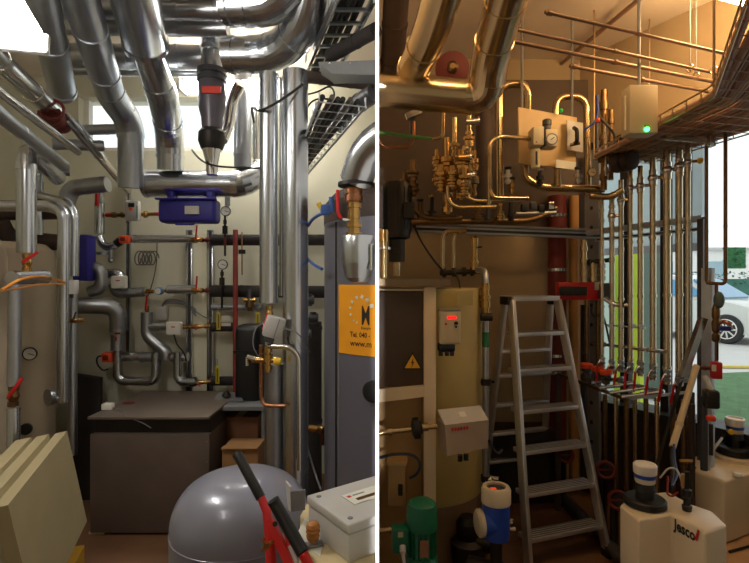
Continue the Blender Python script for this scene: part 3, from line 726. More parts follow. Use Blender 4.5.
# top group: heat meter, brass, blue box
c = P(133, 211, d-.03); t = thing('heat_meter', 'grey heat meter box with orange button and brass unions under the elbow', 'meter', c)
part('housing', B().box(c, (.10, .05, .15), bev=.01), GREYP, t)
part('display', B().box(c+V((0, -.026, .04)), (.045, .004, .03)), BLACK, t)
part('button', B().lathe([(.013, 0), (.011, .006)], P(131, 209, d-.055), V((0, -1, 0)), 14), ORANGE, t)
part('side_strip', B().box(c+V((.043, -.026, -.01)), (.008, .004, .09)), mat('strip_teal', (60, 140, 130)), t)
part('union', B().cyl((108, 215, d), (127, 215, d), .014, 12).cyl((112, 215, d), (116, 215, d), .021, 6).cyl((121, 215, d), (124, 215, d), .021, 6), BRONZE, t)
part('red_cap', B().cyl((106, 215, d), (111, 215, d), .016, 12), RED, t, 'red end cap')
part('union', B().cyl((140, 214.5, d), (158, 214, d), .014, 12).lathe([(.014, 0), (.026, .01), (.026, .03), (.014, .04)], (143, 214.5, d), V((1, 0, 0)), 14), BRASS, t)
part('red_sleeve', B().cyl((157, 214, d), (165, 214, d), .015, 12), RED, t, 'red sleeve')
c = P(190, 211.5, 3.45); t = thing('storage_case', 'big blue rounded case with white label under the header pipe', 'case', c)
part('shell', B().box(c, (57*3.45/F, .14, 24*3.45/F), bev=.03, seg=4), BLUE, t)
part('lid_rim', B().box(c+V((0, -.07, .075)), (59*3.45/F, .05, .012), bev=.004), BLUE, t)
part('bracket', B().box(c+V((-.13, .02, .115)), (.05, .08, .05), bev=.01), BLUE, t)
part('bracket', B().box(c+V((.14, .02, .115)), (.05, .08, .05), bev=.01), BLUE, t)
part('label', B().box(P(192, 210, 3.36)+V((0, -.0, 0)), (14*3.36/F, .012, 8*3.36/F)), WHITEP, t, 'white label')
part('handle', B().tube([c+V((-.06, -.08, -.09)), c+V((-.06, -.1, -.1)), c+V((.06, -.1, -.1)), c+V((.06, -.08, -.09))], .007, bend=.015, n=8), BLUE, t)
c = P(84.5, 258, 3.55); t = thing('storage_bin', 'narrow blue upright bin behind the left vertical pipes', 'bin', c)
part('shell', B().box(c, (15*3.55/F, .12, 46*3.55/F), bev=.015), BLUE, t)
part('rim', B().box(c+V((0, 0, .15)), (16.5*3.55/F, .13, .02), bev=.006), BLUE, t)
# red capped vertical valve pipe
t = thing('valve_pipe', 'short silver vertical pipe with red capped valve top left of the heat meter', 'pipe', P(99.5, 236, d))
part('pipe', vpart(99.5, 203, 234, d, .036), GALV, t); part('red_lever', B().bar(P(96.8, 190, d-.05), P(96.8, 206, d-.05), .018, .02), RED, t, 'red lever')
part('valve_body', nutted(100, 186, 203, d, .02, [(.1, .4, 1.5), (.6, .9, 1.3)]), GALVD, t)
t = thing('pump_fitting', 'silver flanged elbow fittings left of the upper orange actuator', 'fitting', P(108, 258, d))
part('tee', B().tube([P(99, 236, d), P(103, 246, d), P(112, 247, d), P(122, 241, d)], .03, bend=.04), GALV, t)
part('flange', B().cyl((103, 252, d), (103, 255, d), .045, 18), GALVD, t)
part('drain', vpart(111, 246, 260, d, .016), GALVD, t); part('cap', B().ball(P(111, 260, d), .022), GALV, t)
part('coupling', B().cyl((116, 244, d-.02), (121, 240, d-.02), .03, 14), IRON, t)
# clad elbows in the left middle of the wall
pipe('clad_pipe', 'thick silver pipe turning down at mid-height right of the left vertical pipes', 'pipe', [(78, 305.5, 3.5), (118, 305.5, 3.6), (118.5, 331, 3.62)], .058, GALVD, bend=.09, bands=(.04, .5, .97), elbows=True, br=1.05)
lever_valve((117.5, 322, d-.05), (117.5, 336, d-.05), .018, (116, 341, d-.12), 'red-lever valve under the thick silver bend')
pipe('clad_pipe', 'short clad vertical pipe below the thick silver bend', 'pipe', [(118, 334, d-.06), (118, 350, d-.06)], .05, GALVD, bands=(.06, .94), br=1.05)
pipe('clad_pipe', 'silver pipe loop lying on the wall just above the dark box', 'pipe', [(118, 350, d-.02), (118, 381, d-.02), (156, 381.5, d-.02), (156.5, 352, d-.02)], .035, GALV, bend=.06, bands=(.12, .4, .62, .9), elbows=True, br=1.06)
pipe('clad_pipe', 'silver U-bend pipe just above the dark box near the rails', 'pipe', [(178, 352, d-.02), (178, 382, d-.02), (193, 382.5, d-.04), (197, 381, d-.04)], .034, GALV, bend=.06, bands=(.15, .9), elbows=True, br=1.06)
pipe('clad_pipe', 'crooked silver pipe stepping down below the red lever in the wall centre', 'pipe', [(147, 312, d), (147, 336, d), (166, 352, d-.02), (166, 359, d-.02)], .043, GALVD, bend=.05, bands=(.05, .4, .7), elbows=True, br=1.06)
lever_valve((147, 306, d), (147, 313, d), .014, (147, 295, d-.05), 'upright red-lever valve above the crooked silver pipe', lw=1.4)
pipe('clad_pipe', 'small silver bend behind the left white actuator', 'pipe', [(106, 274, d), (118, 273, d), (122, 280, d)], .035, GALV, bend=.06, elbows=True, bands=(.1,))
pipe('clad_pipe', 'silver pipe curving below the left white actuator toward the water meter', 'pipe', [(113, 284, d), (117, 294, d), (146, 291.5, d)], .036, GALVD, bend=.1, bands=(.4, .6, .75, .9), elbows=True, br=1.1)
pipe('clad_pipe', 'small round clad pump bend beside the small blue bin', 'pipe', [(86, 268, 3.6), (101, 268, 3.6), (101.5, 288, 3.6), (90, 292, 3.6)], .042, GALVD, bend=.1, bands=(.2, .8), elbows=True, br=1.1)
# coil, junction box, cables on wall
b = B(); pts = []
for i in range(60):
    a = i/59*5*math.tau; px = 137+18*i/59
    pts.append(P(px+4*math.cos(a), 258+7*math.sin(a), 3.86))
b.tube(pts, .005, n=6); solo('cable_coil', b, mat('grey_sheath', (96, 88, 80)), 'loose coil of grey cable hanging on the wall above the water meter', 'cable')
pipe('grey_cable', 'thin cable hanging from the coil toward the water meter', 'cable', [(157, 240, 3.85), (157, 262, 3.85), (153, 282, 3.85), (148, 296, 3.85)], .004, CABLE, bend=.1, n=6)
t = thing('junction_box', 'small grey box on the wall with cables left of the rails', 'box', P(162.5, 312, 3.86)); part('box', B().box(P(162.5, 313, 3.86), (.07, .05, .1), bev=.006), GREYP, t)
for i in range(3): part('cable', B().tube([P(162, 308, 3.85), P(164, 301+i, 3.84), P(172, 299+i*2, 3.84), P(187, 302+i, 3.84), P(196, 310+i*3, 3.84)], .006, bend=.06, n=6), GREYM, t)
pipe('signal_cable', 'black cable hanging from the right white actuator', 'cable', [(174, 334, d-.06), (177, 345, d-.06), (184, 352, d-.06), (187, 362, d-.06)], .006, CABLE, bend=.05, n=6)
pipe('signal_cable', 'grey cable sagging from rail to rail at mid-height', 'cable', [(190, 306, d), (198, 313, d), (206, 318, d), (212, 318, d)], .005, GREYM, bend=.05, n=6)
# gauges with red wells and red vertical pipe
gauge(225.5, 211, d-.06, 5, 'upper white dial thermometer under the header pipe end')
t = thing('thermowell', 'dark stem with red tip below the upper white dial', 'stem', P(225, 256, d-.06)); part('rod', nutted(225, 216, 256, d-.05, .008, [(.55, .75, 2.4), (.8, .9, 1.6)]), IRON, t); part('red_tip', B().cyl((225, 246, d-.06), (225, 237, d-.06), .012, 10), REDDK, t)
gauge(222.5, 264.5, d-.06, 5, 'lower white dial thermometer in front of the middle black pipe')
t = thing('thermowell', 'dark stem below the lower white dial', 'stem', P(222, 308, d-.06)); part('rod', nutted(222, 270, 308, d-.07, .008, [(.6, .8, 2.4), (.85, .95, 1.6)]), IRON, t)
pipe('red_pipe', 'slim red vertical pipe in front of the black-insulated pipes', 'pipe', [(235.5, 230, d-.08), (235.5, 407, d-.2)], .018, mat('pipe_red_brown', (140, 44, 36), 0, .45), bands=(.02,), n=14)
pipe('copper_pipe', 'short copper capillary with black knob right of the red pipe', 'pipe', [(242, 232, d-.05), (242, 275, d-.05)], .005, COPPER, bands=(.46,), bw=.03, n=10, bandm=IRON, br=5)
t = thing('threaded_hanger', 'grey hanger rod with clamp above the upper white dial', 'hanger', P(227, 205, d)); part('rod', vpart(227.5, 192, 206, d-.03, .02), GREYM, t); part('clamp', B().box(P(227.5, 195, d-.03), (.05, .04, .02), bev=.004), GREYM, t)
# dark plate device, bench and boxes
t = thing('heat_exchanger', 'dark box-shaped exchanger with rounded corners left of the tall pipes', 'heat exchanger', P(250, 408, 3.45))
part('casing', B().box(P(250.5, 366, 3.45), (25*3.45/F, .2, 84*3.45/F), bev=.04, seg=4), BLACK, t)
part('strap', B().box(P(250.5, 350, 3.45), (25.6*3.45/F, .208, .02)), IRON, t)
t = thing('bench', 'low grey metal bench behind the dark box', 'bench', P(236, 465, 3.4))
a, b_ = P(206, 407.5, 3.2), P(268, 410, 3.2); part('top', B().box(((a.x+b_.x)/2, 3.42, a.z-.01), (b_.x-a.x, .42, .03), bev=.004), GREYM, t)
for x in (a.x+.03, b_.x-.03):
    for y in (3.24, 3.6): part('leg', B().box((x, y, (a.z-.025)/2), (.035, .035, a.z-.025)), GREYM, t)
solo('sheet_offcut', B().hexa([P(213, 402, 3.35), P(243, 401.5, 3.3), P(238, 394, 3.5), P(219, 394, 3.5)], (0, 0, .012)), GREYM, 'bent grey sheet metal piece lying on the low bench', 'sheet metal')
solo('cable_gland', B().lathe([(.02, 0), (.03, .01), (.02, .03), (.008, .04)], P(226.5, 397, 3.36), V((0, 0, 1)), 14), IRON, 'small dark fitting standing on the sheet metal piece', 'fitting')
zb = .0
t = thing('cardboard_box', 'brown cardboard box under the low grey bench', 'box', P(245, 470, 3.42))
zt = P(0, 417, 3.3).z; part('carton', B().box((P(244, 0, 3.45).x, 3.45, zt/2+.0), (40*3.3/F, .3, zt), bev=.004), CARD, t)
part('tape', B().box((P(244, 0, 3.45).x, 3.45, zt+.0005), (.05, .3, .003)), mat('tape_brown', (150, 110, 70), 0, .4), t)
t = thing('cardboard_box', 'lighter low cardboard box in front of the brown one', 'box', P(243, 470, 3.1)); zt = P(0, 444, 3.1).z
part('carton', B().box((P(243.5, 0, 3.1).x, 3.12, zt/2), (35*3.1/F, .2, zt), bev=.004), CARDL, t); part('flap', B().box((P(243.5, 0, 3.1).x, 3.02, zt+.004), (35*3.1/F, .05, .006)), CARDL, t)
solo('rubber_foot', B().ball(P(239, 462, 2.95), .03), BLACK, 'small black knob in front of the light cardboard box', 'knob') if False else None
# ================================================================ dark box cabinet
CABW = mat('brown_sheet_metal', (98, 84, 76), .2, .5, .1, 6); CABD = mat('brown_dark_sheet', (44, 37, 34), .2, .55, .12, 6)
d0 = 2.95; xl, xr = P(90, 0, d0).x, P(209, 0, d0).x; zt = P(0, 416, d0).z; zg = P(0, 434, d0).z; zbm = P(0, 533, d0).z
t = thing('metal_cabinet', 'big dark brown sheet-metal box on blocks in front of the back wall', 'cabinet', W((xl+xr)/2, 3.3, 0))
part('top', B().box(((xl+xr)/2, d0+.33, zt-.008), (xr-xl+.01, .70, .016), bev=.003), mat('brown_top_sheet', (118, 104, 94), .3, .45, .1, 5), t)
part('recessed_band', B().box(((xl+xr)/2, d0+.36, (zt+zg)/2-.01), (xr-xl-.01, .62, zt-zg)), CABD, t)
part('front_panel', B().box(((xl+xr)/2, d0+.01, (zg+zbm)/2), (xr-xl, .02, zg-zbm), bev=.003), CABW, t)
part('body', B().box(((xl+xr)/2, d0+.35, (zg+zbm)/2), (xr-xl-.004, .64, zg-zbm-.01)), CABW, t)
for i in range(5): part('rivet', B().ball((xr-.012, d0-.002, zbm+.06+i*.12), .004, n=8), GREYM, t)
for x in (xl+.03, xr-.1):
    for y in (d0+.06,):
        solo('wood_block', B().box((x, y, zbm/2), (.09, .1, zbm-.002), bev=.003), WOOD, 'pale wood block under the left front corner of the dark box', 'block') if not (x > xl+.1 and y < 3.1) else None
c = P(108, 408, 3.1); c.z = zt+.02
t = thing('sensor', 'small white plug sensor lying on the dark box top', 'sensor', c); part('housing', B().box(c, (.06, .05, .038), bev=.005), WHITE, t); part('lead', B().tube([c+V((.03, 0, -.01)), V((c.x+.12, d0+.1, zt+.008)), V((c.x+.19, d0-.008, zt-.0)), P(143, 423, d0-.01), P(151, 428, d0-.01)], .003, bend=.03, n=6), GREYM, t)
solo('rag', B().ball((P(129, 0, 3.25).x, 3.25, zt+.006), .03, 1.4, .8, .25), REDDK, 'small dark red scrap lying on the dark box top', 'scrap')
# dark board leaning left of the cabinet
solo('dark_board', B().hexa([P(74, 374, 3.70), P(100, 378, 3.70), P(98, 500, 3.42), P(66, 500, 3.42)], (0, .04, 0)), mat('board_dark', (40, 32, 28), 0, .7), 'dark brown board leaning on the wall left of the dark box', 'board')
# ================================================================ left side: buffer tanks and vertical pipes
TANKM = mat('tank_beige_jacket', (178, 162, 138), 0, .6, .05, 3)
def vtank(px_edge, dd, R, ztop, label):
    th = math.atan((px_edge-CX)/F); x = P(px_edge, 0, dd).x-R
    for _ in range(40): x = dd*math.tan(th-math.asin(R/math.hypot(x, dd)))
    o = V((x, dd, 0)); up = V((0, 0, 1))
    t = thing('storage_tank', label, 'tank', o)
    part('jacket', B().lathe([(R, .08), (R, ztop-.09), (R*.97, ztop-.04), (R*.86, ztop)], o, up, 64), TANKM, t)
    part('foot_ring', B().lathe([(R*.9, 0), (R*.9, .08)], o, up, 48), BLACK, t)
    a = -1.15; e = o+V((math.cos(a)*R, math.sin(a)*R, 0))
    part('zip_seam', B().bar(e+V((0, 0, .1)), e+V((0, 0, ztop-.1)), .012, .006, (math.cos(a), math.sin(a), 0)), BEIGE, t)
    return t, o
vtank(8, 2.5, .27, 1.715, 'beige storage tank at the left picture edge, rounded top')
_, o2 = vtank(56, 3.15, .38, 1.74, 'beige storage tank behind the pressure gauge and foam boards')
def ont(px, py): 
    # front surface of the further tank
    lo, hi = 2.6, 3.2
    for _ in range(30):
        m_ = (lo+hi)/2; q = P(px, py, m_)
        if (q.x-o2.x)**2+(q.y-o2.y)**2 > .38**2: lo = m_
        else: hi = m_
    return lo
dd = ont(29, 354); gauge(29.5, 354, dd-.03, 6.5, 'round dial thermometer on the left beige tank', nrm=(.35, -1, 0))
dd = ont(26, 428); c = P(26.5, 428.5, dd); t = thing('tank_port', 'black round port with copper centre low on the left beige tank', 'port', c)
part('rim', B().lathe([(.02, 0), (.034, 0), (.034, .02), (.022, .024)], c, V((.35, -1, 0)), 24), BLACK, t); part('plug', B().lathe([(.018, 0), (.012, .014)], c, V((.35, -1, 0)), 16), COPPER, t)
dL = 2.62
pipe('clad_pipe', 'wide silver vertical pipe at upper left ending above a brass valve', 'pipe', [(66, 158, 2.75), (29, 152, dL), (26.5, 162, dL), (26.5, 253, dL)], .046, GALV, bend=.06, bands=(.3, .98), elbows=True, br=1.04, n=22) if False else \
pipe('clad_pipe', 'wide silver vertical pipe at upper left ending above a brass valve', 'pipe', [(58, 178, 3.1), (30, 151, 2.75), (26.5, 158, dL), (26.5, 253, dL)], .046, GALV, bend=.07, bands=(.5, .98), elbows=True, br=1.04, n=22)
pipe('clad_pipe', 'slim shiny pipe just right of the wide upper-left vertical pipe', 'pipe', [(39, 160, 3.3), (39, 235, 3.3)], .026, GALV, bands=(.5,))
lever_valve((27, 254, dL), (27, 271, dL), .02, (38, 252, dL-.03), 'brass valve with red lever under the wide upper-left pipe')
pipe('clad_pipe', 'short horizontal silver pipe below the brass valve at left', 'pipe', [(11, 278, 2.5), (46, 277, 2.75)], .036, GALV, bands=(.1, .55, .95), br=1.06)
pipe('clad_pipe', 'dark grey vertical pipe on the left tank below the short horizontal pipe', 'pipe', [(15, 285, 2.5), (14, 386, 2.45)], .03, GALVD, bands=(.05, .5, .95), br=1.05)
lever_valve((14, 386, 2.44), (13, 406, 2.44), .022, (22.5, 378, 2.4), 'brass valve with red lever low on the left vertical pipe', m=BRONZE)
pipe('clad_pipe', 'short silver capped pipe under the lower left brass valve', 'pipe', [(13.5, 408, 2.43), (13.5, 449, 2.41)], .029, GALV, bands=(.04, .85), br=1.06)
pipe('orange_hose', 'orange hose arching across the left vertical pipes', 'hose', [(2, 290, 2.2), (18, 280, 2.3), (36, 276, 2.5), (52, 278, 2.8), (66, 283, 3.0)], .007, mat('hose_orange', (206, 132, 40), 0, .5), bend=.2, n=10)
pipe('orange_hose', 'lower strand of orange hose under the arching one', 'hose', [(2, 291, 2.2), (20, 288, 2.35), (44, 284, 2.65), (66, 284, 3.0)], .005, mat('hose_orange', (206, 132, 40), 0, .5), bend=.2, n=10)
pipe('clad_pipe', 'left of the two tall silver pipes turning down at the left', 'pipe', [(-8, 206, 2.9), (52, 206, 3.0), (64, 212, 3.0), (63, 402, 3.0)], .034, GALV, bend=.09, bands=(.1, .4, .66, .97), elbows=True, br=1.06)
pipe('clad_pipe', 'right of the two tall silver pipes turning down at the left', 'pipe', [(40, 196, 3.2), (67, 203, 3.1), (74.5, 214, 3.1), (73.5, 276, 3.1)], .030, GALV, bend=.09, bands=(.55, .97), elbows=True, br=1.06)
pipe('clad_pipe', 'lower dull pipe running down to the flange behind the foam boards', 'pipe', [(73, 292, 3.1), (72.5, 455, 3.05)], .026, GALVD, bands=(.05, .25, .6), br=1.06)
t = thing('clamp_box', 'small grey clamp box on the right of the two tall silver pipes', 'box', P(71.5, 287, 3.02)); part('box', B().box(P(71.5, 287, 3.03), (.062, .06, .085), bev=.006), GREYP, t); part('cable_gland', B().cyl((71, 294, 3.03), (71, 298, 3.03), .014, 10), BLACK, t)
lever_valve((66, 321, 3.05), (84, 320, 3.05), .013, (76, 312, 3.0), 'little brass cock across the lower dull pipe', lm=BRONZE)
c = P(52, 397, 2.98); t = thing('pipe_flange', 'round silver flange at the foot of the left tall silver pipe', 'flange', c)
part('disc', B().lathe([(.03, 0), (.05, 0), (.05, .025), (.03, .03)], c, V((-.6, -1, 0)), 24), GALVD, t); part('stub', B().tube([c, P(57, 399, 2.98), P(63, 396, 3.0)], .024, bend=.03), GALV, t)
pipe('brown_pipe', 'dark brown pipe running horizontally behind the upper-left vertical pipe', 'pipe', [(-10, 213, 3.3), (60, 212, 3.35)], .05, BROWNI, bands=(.5,), br=1.05)
pipe('brown_pipe', 'lower dark brown pipe bending behind the upper-left vertical pipe', 'pipe', [(0, 222, 3.25), (8, 238, 3.3), (62, 243, 3.4)], .055, BROWNI, bend=.12, bands=(.6,), br=1.05)
pipe('clad_pipe', 'horizontal silver pipe with elbow under the diagonal pipes at left', 'pipe', [(108, 184, 3.45), (70, 188, 3.45), (66, 206, 3.45)], .055, GALVD, bend=.11, bands=(.1, .4), elbows=True, br=1.05)
pipe('clad_pipe', 'small square-looking pipe bracket run at upper left below the diagonal pipes', 'pipe', [(36, 200, 3.2), (36, 168, 3.2), (70, 172, 3.3)], .028, GALVD, bend=.05, bands=(.3, .8))
# ================================================================ foreground left
FOAM = mat('foam_board_cream', (166, 152, 116), 0, .85, .06, 5)
T_, L_, R2 = P(67, 431, 2.4), P(8, 505, 1.75), P(87, 521, 2.464); e1 = L_-T_; e2 = R2-T_; nv = e1.cross(e2).normalized()
if nv.y > 0: nv = -nv
back = -nv if nv.x > 0 else nv
def slab(o, k1, k2, th): return B().hexa([o, o+e1*k1, o+e1*k1+e2*k2, o+e2*k2], back*th)
solo('foam_board', slab(T_, 1, 1, .05), FOAM, 'front cream foam board leaning at the bottom left', 'board', 'cream foam boards at the bottom left')
o = T_+back*.053+e1*.12+V((0, 0, .03)); solo('foam_board', slab(o, 1.3, 1.0, .05), FOAM, 'second cream foam board, just behind the front one', 'board', 'cream foam boards at the bottom left')
o = T_+back*.107+e1*.20+V((0, 0, .05)); solo('foam_board', slab(o, 1.3, 1.0, .06), FOAM, 'rearmost cream foam board in the leaning stack', 'board', 'cream foam boards at the bottom left')
q = [R2+V((.012, .02, -.004)), R2+e1+V((.02, .02, -.004))]
t = thing('foam_pack', 'yellow-edged pack on the floor carrying the leaning foam boards', 'pack', W(-1.4, 2.1, 0))
pk = [R2+V((-.012, 0, 0)), R2+e1*1.15+V((-.012, 0, 0)), R2+e1*1.15+back*.2, R2+back*.2]
zt = min(p.z for p in pk)-.012
part('sheets', B().prism([(p.x, p.y) for p in pk], 0.0, zt), mat('foam_yellow', (196, 150, 40), 0, .7), t)
# grey expansion tank
o = V((P(241.5, 0, 1.55).x, 1.55, 0)); R_ = .209; zt = .905; up = V((0, 0, 1))
t = thing('expansion_vessel', 'big grey domed expansion vessel in the foreground centre left', 'tank', o)
TG = mat('vessel_grey', (128, 128, 142), .1, .3, .03, 4, coat=.3)
prof = [(R_*.97, .2)]+[(R_, .24), (R_, zt-.15)]+[(R_*math.cos(a)**.62, zt-.15+.15*math.sin(a)) for a in [i*math.pi/2/14 for i in range(1, 14)]]+[(0, zt)]
part('shell', B().lathe(prof, o, up, 72), TG, t)
part('rim_seam', B().ring(o+up*(zt-.16), up, R_, .002, 64), TG, t)
for a in range(3): part('leg', B().bar(o+V((math.cos(a*2.1+.5)*R_*.85, math.sin(a*2.1+.5)*R_*.85, .25)), o+V((math.cos(a*2.1+.5)*R_*.95, math.sin(a*2.1+.5)*R_*.95, 0)), .04, .006, (math.cos(a*2.1+.5), math.sin(a*2.1+.5), 0)), TG, t)
# red tool with black grips
t = thing('pipe_bender', 'red two-handled tool with black grips leaning in front of the grey vessel', 'tool', P(300, 900, 1.22))
d1 = 1.24
def lv(pts): return [P(*p) for p in pts]
part('grip', B().tube(lv([(237, 454, 1.30), (240, 459, 1.29), (261, 498, 1.25)]), .0125, n=16), BLACK, t)
part('grip', B().tube(lv([(273, 500, 1.16), (276, 505, 1.16), (303, 553, 1.1)]), .0145, n=16), BLACK, t)
part('handle', B().tube(lv([(261, 497, 1.25), (267, 512, 1.23), (270, 540, 1.2), (272, 575, 1.18), (272, 640, 1.16)]), [.010, .011, .0125, .013, .013], n=14), RED, t)
part('handle', B().tube(lv([(303, 553, 1.1), (310, 568, 1.09), (318, 600, 1.08)]), .011, n=14), RED, t)
part('head', B().hexa([P(270, 525, 1.19), P(281, 532, 1.18), P(304, 575, 1.12), P(300, 680, 1.16), P(266, 680, 1.18), P(266, 560, 1.2)], (0, .02, 0)) if False else B().bar(P(269, 520, 1.19), P(298, 580, 1.13), .02, .016, (0, -1, 0)), RED, t)
part('head', B().bar(P(284, 520, 1.185), P(290, 545, 1.17), .012, .012, (0, -1, 0)), RED, t)
part('shoe', B().bar(P(283, 535, 1.19), P(296, 565, 1.15), .02, .02, (0, -1, 0)), GREYP, t)
part('foot_post', B().tube([P(285, 575, 1.17), P(288, 640, 1.17), V((P(288, 0, 1.17).x, 1.17, 0))], .016, n=14), RED, t)
b = B()
c = P(267, 545, 1.15)
for a in (.5, 2.2, 3.9): b.bar(c, c+V((math.cos(a)*.018, 0, math.sin(a)*.018)), .006, .006, (0, -1, 0))
b.cyl(c+V((0, .01, 0)), c+V((0, -.008, 0)), .007, 12); part('wing_nut', b, BRASS, t)
part('bolt', B().cyl((275, 524, 1.17), (275, 524, 1.205), .006, 12), IRON, t)
# table with white cabinet box
zt = .878
tq = [(-.268, 1.275), (-.235, 1.02), (XL-.001, .972), (XL-.001, 1.5), (-.12, 1.5)]
tq = [(-.205, 1.33), (-.16, 1.02), (XL-.001, .985), (XL-.001, 1.46), (-.19, 1.46)]
t = thing('work_table', 'pale wooden table top at the lower right of the left room', 'table', W(-.1, 1.2, 0))
part('top', B().prism(tq, zt-.022, zt, .002, 2), WOOD, t)
part('edge_trim', B().bar(V((-.16, 1.018, zt-.012)), V((XL-.002, .983, zt-.012)), .004, .02), mat('edge_lilac', (176, 172, 186), 0, .4), t)
for x, y in ((-.14, 1.06), (-.03, 1.03), (-.165, 1.42), (-.03, 1.42)): part('leg', B().box((x, y, (zt-.022)/2), (.03, .03, zt-.022)), WOOD, t)
Fc = V((-.062, 1.1, 0)); e1 = V((-.107, .144, 0)).normalized(); e2 = V((.8, .6, 0)).normalized(); LN = .185
def enc(z0, z1, g):
    p = [Fc-(e1+e2)*g, Fc-(e1+e2)*g+e2*.3, Fc-(e1+e2)*g+e2*.3+e1*(LN+2*g), Fc-(e1+e2)*g+e1*(LN+2*g)]
    b = B().prism([(q.x, q.y) for q in p], z0, z1, .004, 3); b.cut((XL, 0, 0), (1, 0, 0)); return b
t = thing('enclosure', 'light grey electrical enclosure with screwed lid on the wooden table', 'enclosure', W(-.08, 1.2, zt))
part('base', enc(zt+.0008, zt+.064, 0), GREYP, t); part('lid', enc(zt+.066, zt+.088, .003), GREYP, t)
zl = zt+.089
def onlid(u, v): q = Fc+e2*u+e1*v; return V((q.x, q.y, zl))
for u, v in ((.018, .022), (.018, LN-.022)):
    part('screw', B().lathe([(.0065, -.003), (.0065, .0006), (.004, .0012)], onlid(u, v), up, 14), GREYM, t)
lab = B(); lq = [onlid(.062, .07), onlid(.062, .13), onlid(.3, .13), onlid(.3, .07)]
lab.hexa(lq, (0, 0, .0012)); lab.cut((XL, 0, 0), (1, 0, 0))
LB = part('label', lab, WHITEP, t, 'white label with dark window')
b = B().hexa([onlid(.082, .083), onlid(.082, .095), onlid(.3, .095), onlid(.3, .083)], (0, 0, .0022)); b.cut((XL, 0, 0), (1, 0, 0)); part('label_window', b, BRONZE, LB)
part('label_mark', B().hexa([onlid(.070, .108), onlid(.070, .118), onlid(.080, .118), onlid(.080, .108)], (0, 0, .0018)), RED, LB)
b = B().hexa([onlid(.086, .111), onlid(.086, .116), onlid(.12, .116), onlid(.12, .111)], (0, 0, .0018)); b.cut((XL, 0, 0), (1, 0, 0)); part('label_line', b, GREYM, LB)
# bracket, scraper and paper on the table
t = thing('metal_bracket', 'small grey bent metal bracket standing on the table left of the enclosure', 'bracket', P(296, 512, 1.3))
part('plate', B().hexa([P(291, 512, 1.28), P(305, 510, 1.3), P(305, 490, 1.3), P(290, 492, 1.28)], (0, .006, 0)), GREYM, t)
part('plate', B().hexa([P(291, 512, 1.28), P(288, 509, 1.33), P(285, 481, 1.33), P(290, 487, 1.28)], (.004, .004, 0)), GREYP, t)
solo('paper_sheet', B().hexa([V((-.2, 1.2, zt+.0005)), V((-.13, 1.13, zt+.0005)), V((-.12, 1.24, zt+.0005)), V((-.19, 1.31, zt+.0005))], (0, 0, .0012)), WHITEP, 'white paper lying on the table under the metal bracket', 'paper')
c = V((P(313, 0, 1.17).x, 1.17, zt+.0018)); t = thing('hand_stamp', 'small brown ribbed knob tool with metal foot on the table', 'tool', c)
part('foot', B().box(c+V((-.004, 0, .004)), (.055, .022, .008), .35, .002), GREYM, t)
part('knob', B().lathe([(.006, .006), (.008, .012), (.014, .018), (.016, .026), (.014, .031), (.017, .036), (.015, .041), (.017, .046), (.014, .054), (.008, .058), (0, .059)], c, up, 18), mat('knob_brown', (170, 110, 46), 0, .5, .25, 40), t)
# ================================================================ right room: overhead
pipe('insulated_pipe', 'big horizontal clad pipe with segmented elbow along the top of the right room', 'pipe',
     [V((XR, 2.3, P(0, 89, 2.3).z)), (486, 99, 2.3), (490, 56, 2.15), (520, -50, 1.65), V((.46, .7, 2.78))], .078, GALVW, bend=.13, bands=(.3, .44, .68), elbows=True, n=28, br=1.04) 
pipe('insulated_pipe', 'clad pipe dropping from the ceiling into the big horizontal pipe', 'pipe',
     [(412, 72, 2.3), (432, 30, 1.98), (456, -50, 1.62), V((.2, .7, 2.78))], .072, GALVW, bend=.1, bands=(.02, .12, .4), n=28, br=1.06)
pipe('insulated_pipe', 'dark pipe stub rising beside the partition behind the big horizontal pipe', 'pipe', [(392, 70, 2.6), (398, -30, 2.2)], .06, BROWNI, bands=(.1, .5), n=20)
t = thing('pipe_flange', 'dull red flange disc behind the elbow of the big horizontal pipe', 'flange', P(452, 70, 2.7)); part('disc', B().lathe([(.03, 0), (.09, 0), (.09, .03), (.05, .04)], P(452, 70, 2.7), V((-.1, -1, -.1)), 24), REDDK, t); part('hub', B().lathe([(.03, .03), (.03, .06), (.015, .07)], P(452, 70, 2.7), V((-.1, -1, -.1)), 18), BRONZE, t)
CP = mat('ceiling_pipe_steel', (132, 104, 84), .6, .4, .1)
h = 1.05
def H(px, py, h): return P(px, py, h*F/(CY-py))
for i, (p0, p1, r, lb) in enumerate([((500, 26), (728, 76), .0075, 'upper of the thin bright pipes hanging under the ceiling on the right'), ((506, 40), (724, 84), .009, 'middle of the thin bright pipes hanging under the ceiling on the right'), ((570, 66), (718, 93.5), .009, 'lowest of the thin bright pipes hanging under the ceiling on the right'), ((545, 12), (735, 56), .007, 'thin dull pipe closest to the ceiling on the right')]):
    pipe('ceiling_pipe', lb, 'pipe', [H(*p0, h), H(*p1, h)], r, CP, bands=(.02, .45, .98), n=12, br=1.5, bw=.02)
for i, (p0, p1, lb) in enumerate([((648, -8), (556, 68), 'conduit crossing the ceiling toward the panel board'), ((716, 9), (648, 54), 'conduit crossing the ceiling beside the corner lamp')]):
    pipe('ceiling_conduit', lb, 'conduit', [H(*p0, 1.57), H(*p1, 1.57)], .014, CEILM if False else mat('conduit_tan', (150, 118, 92), 0, .5), bands=(.3, .8), n=12)
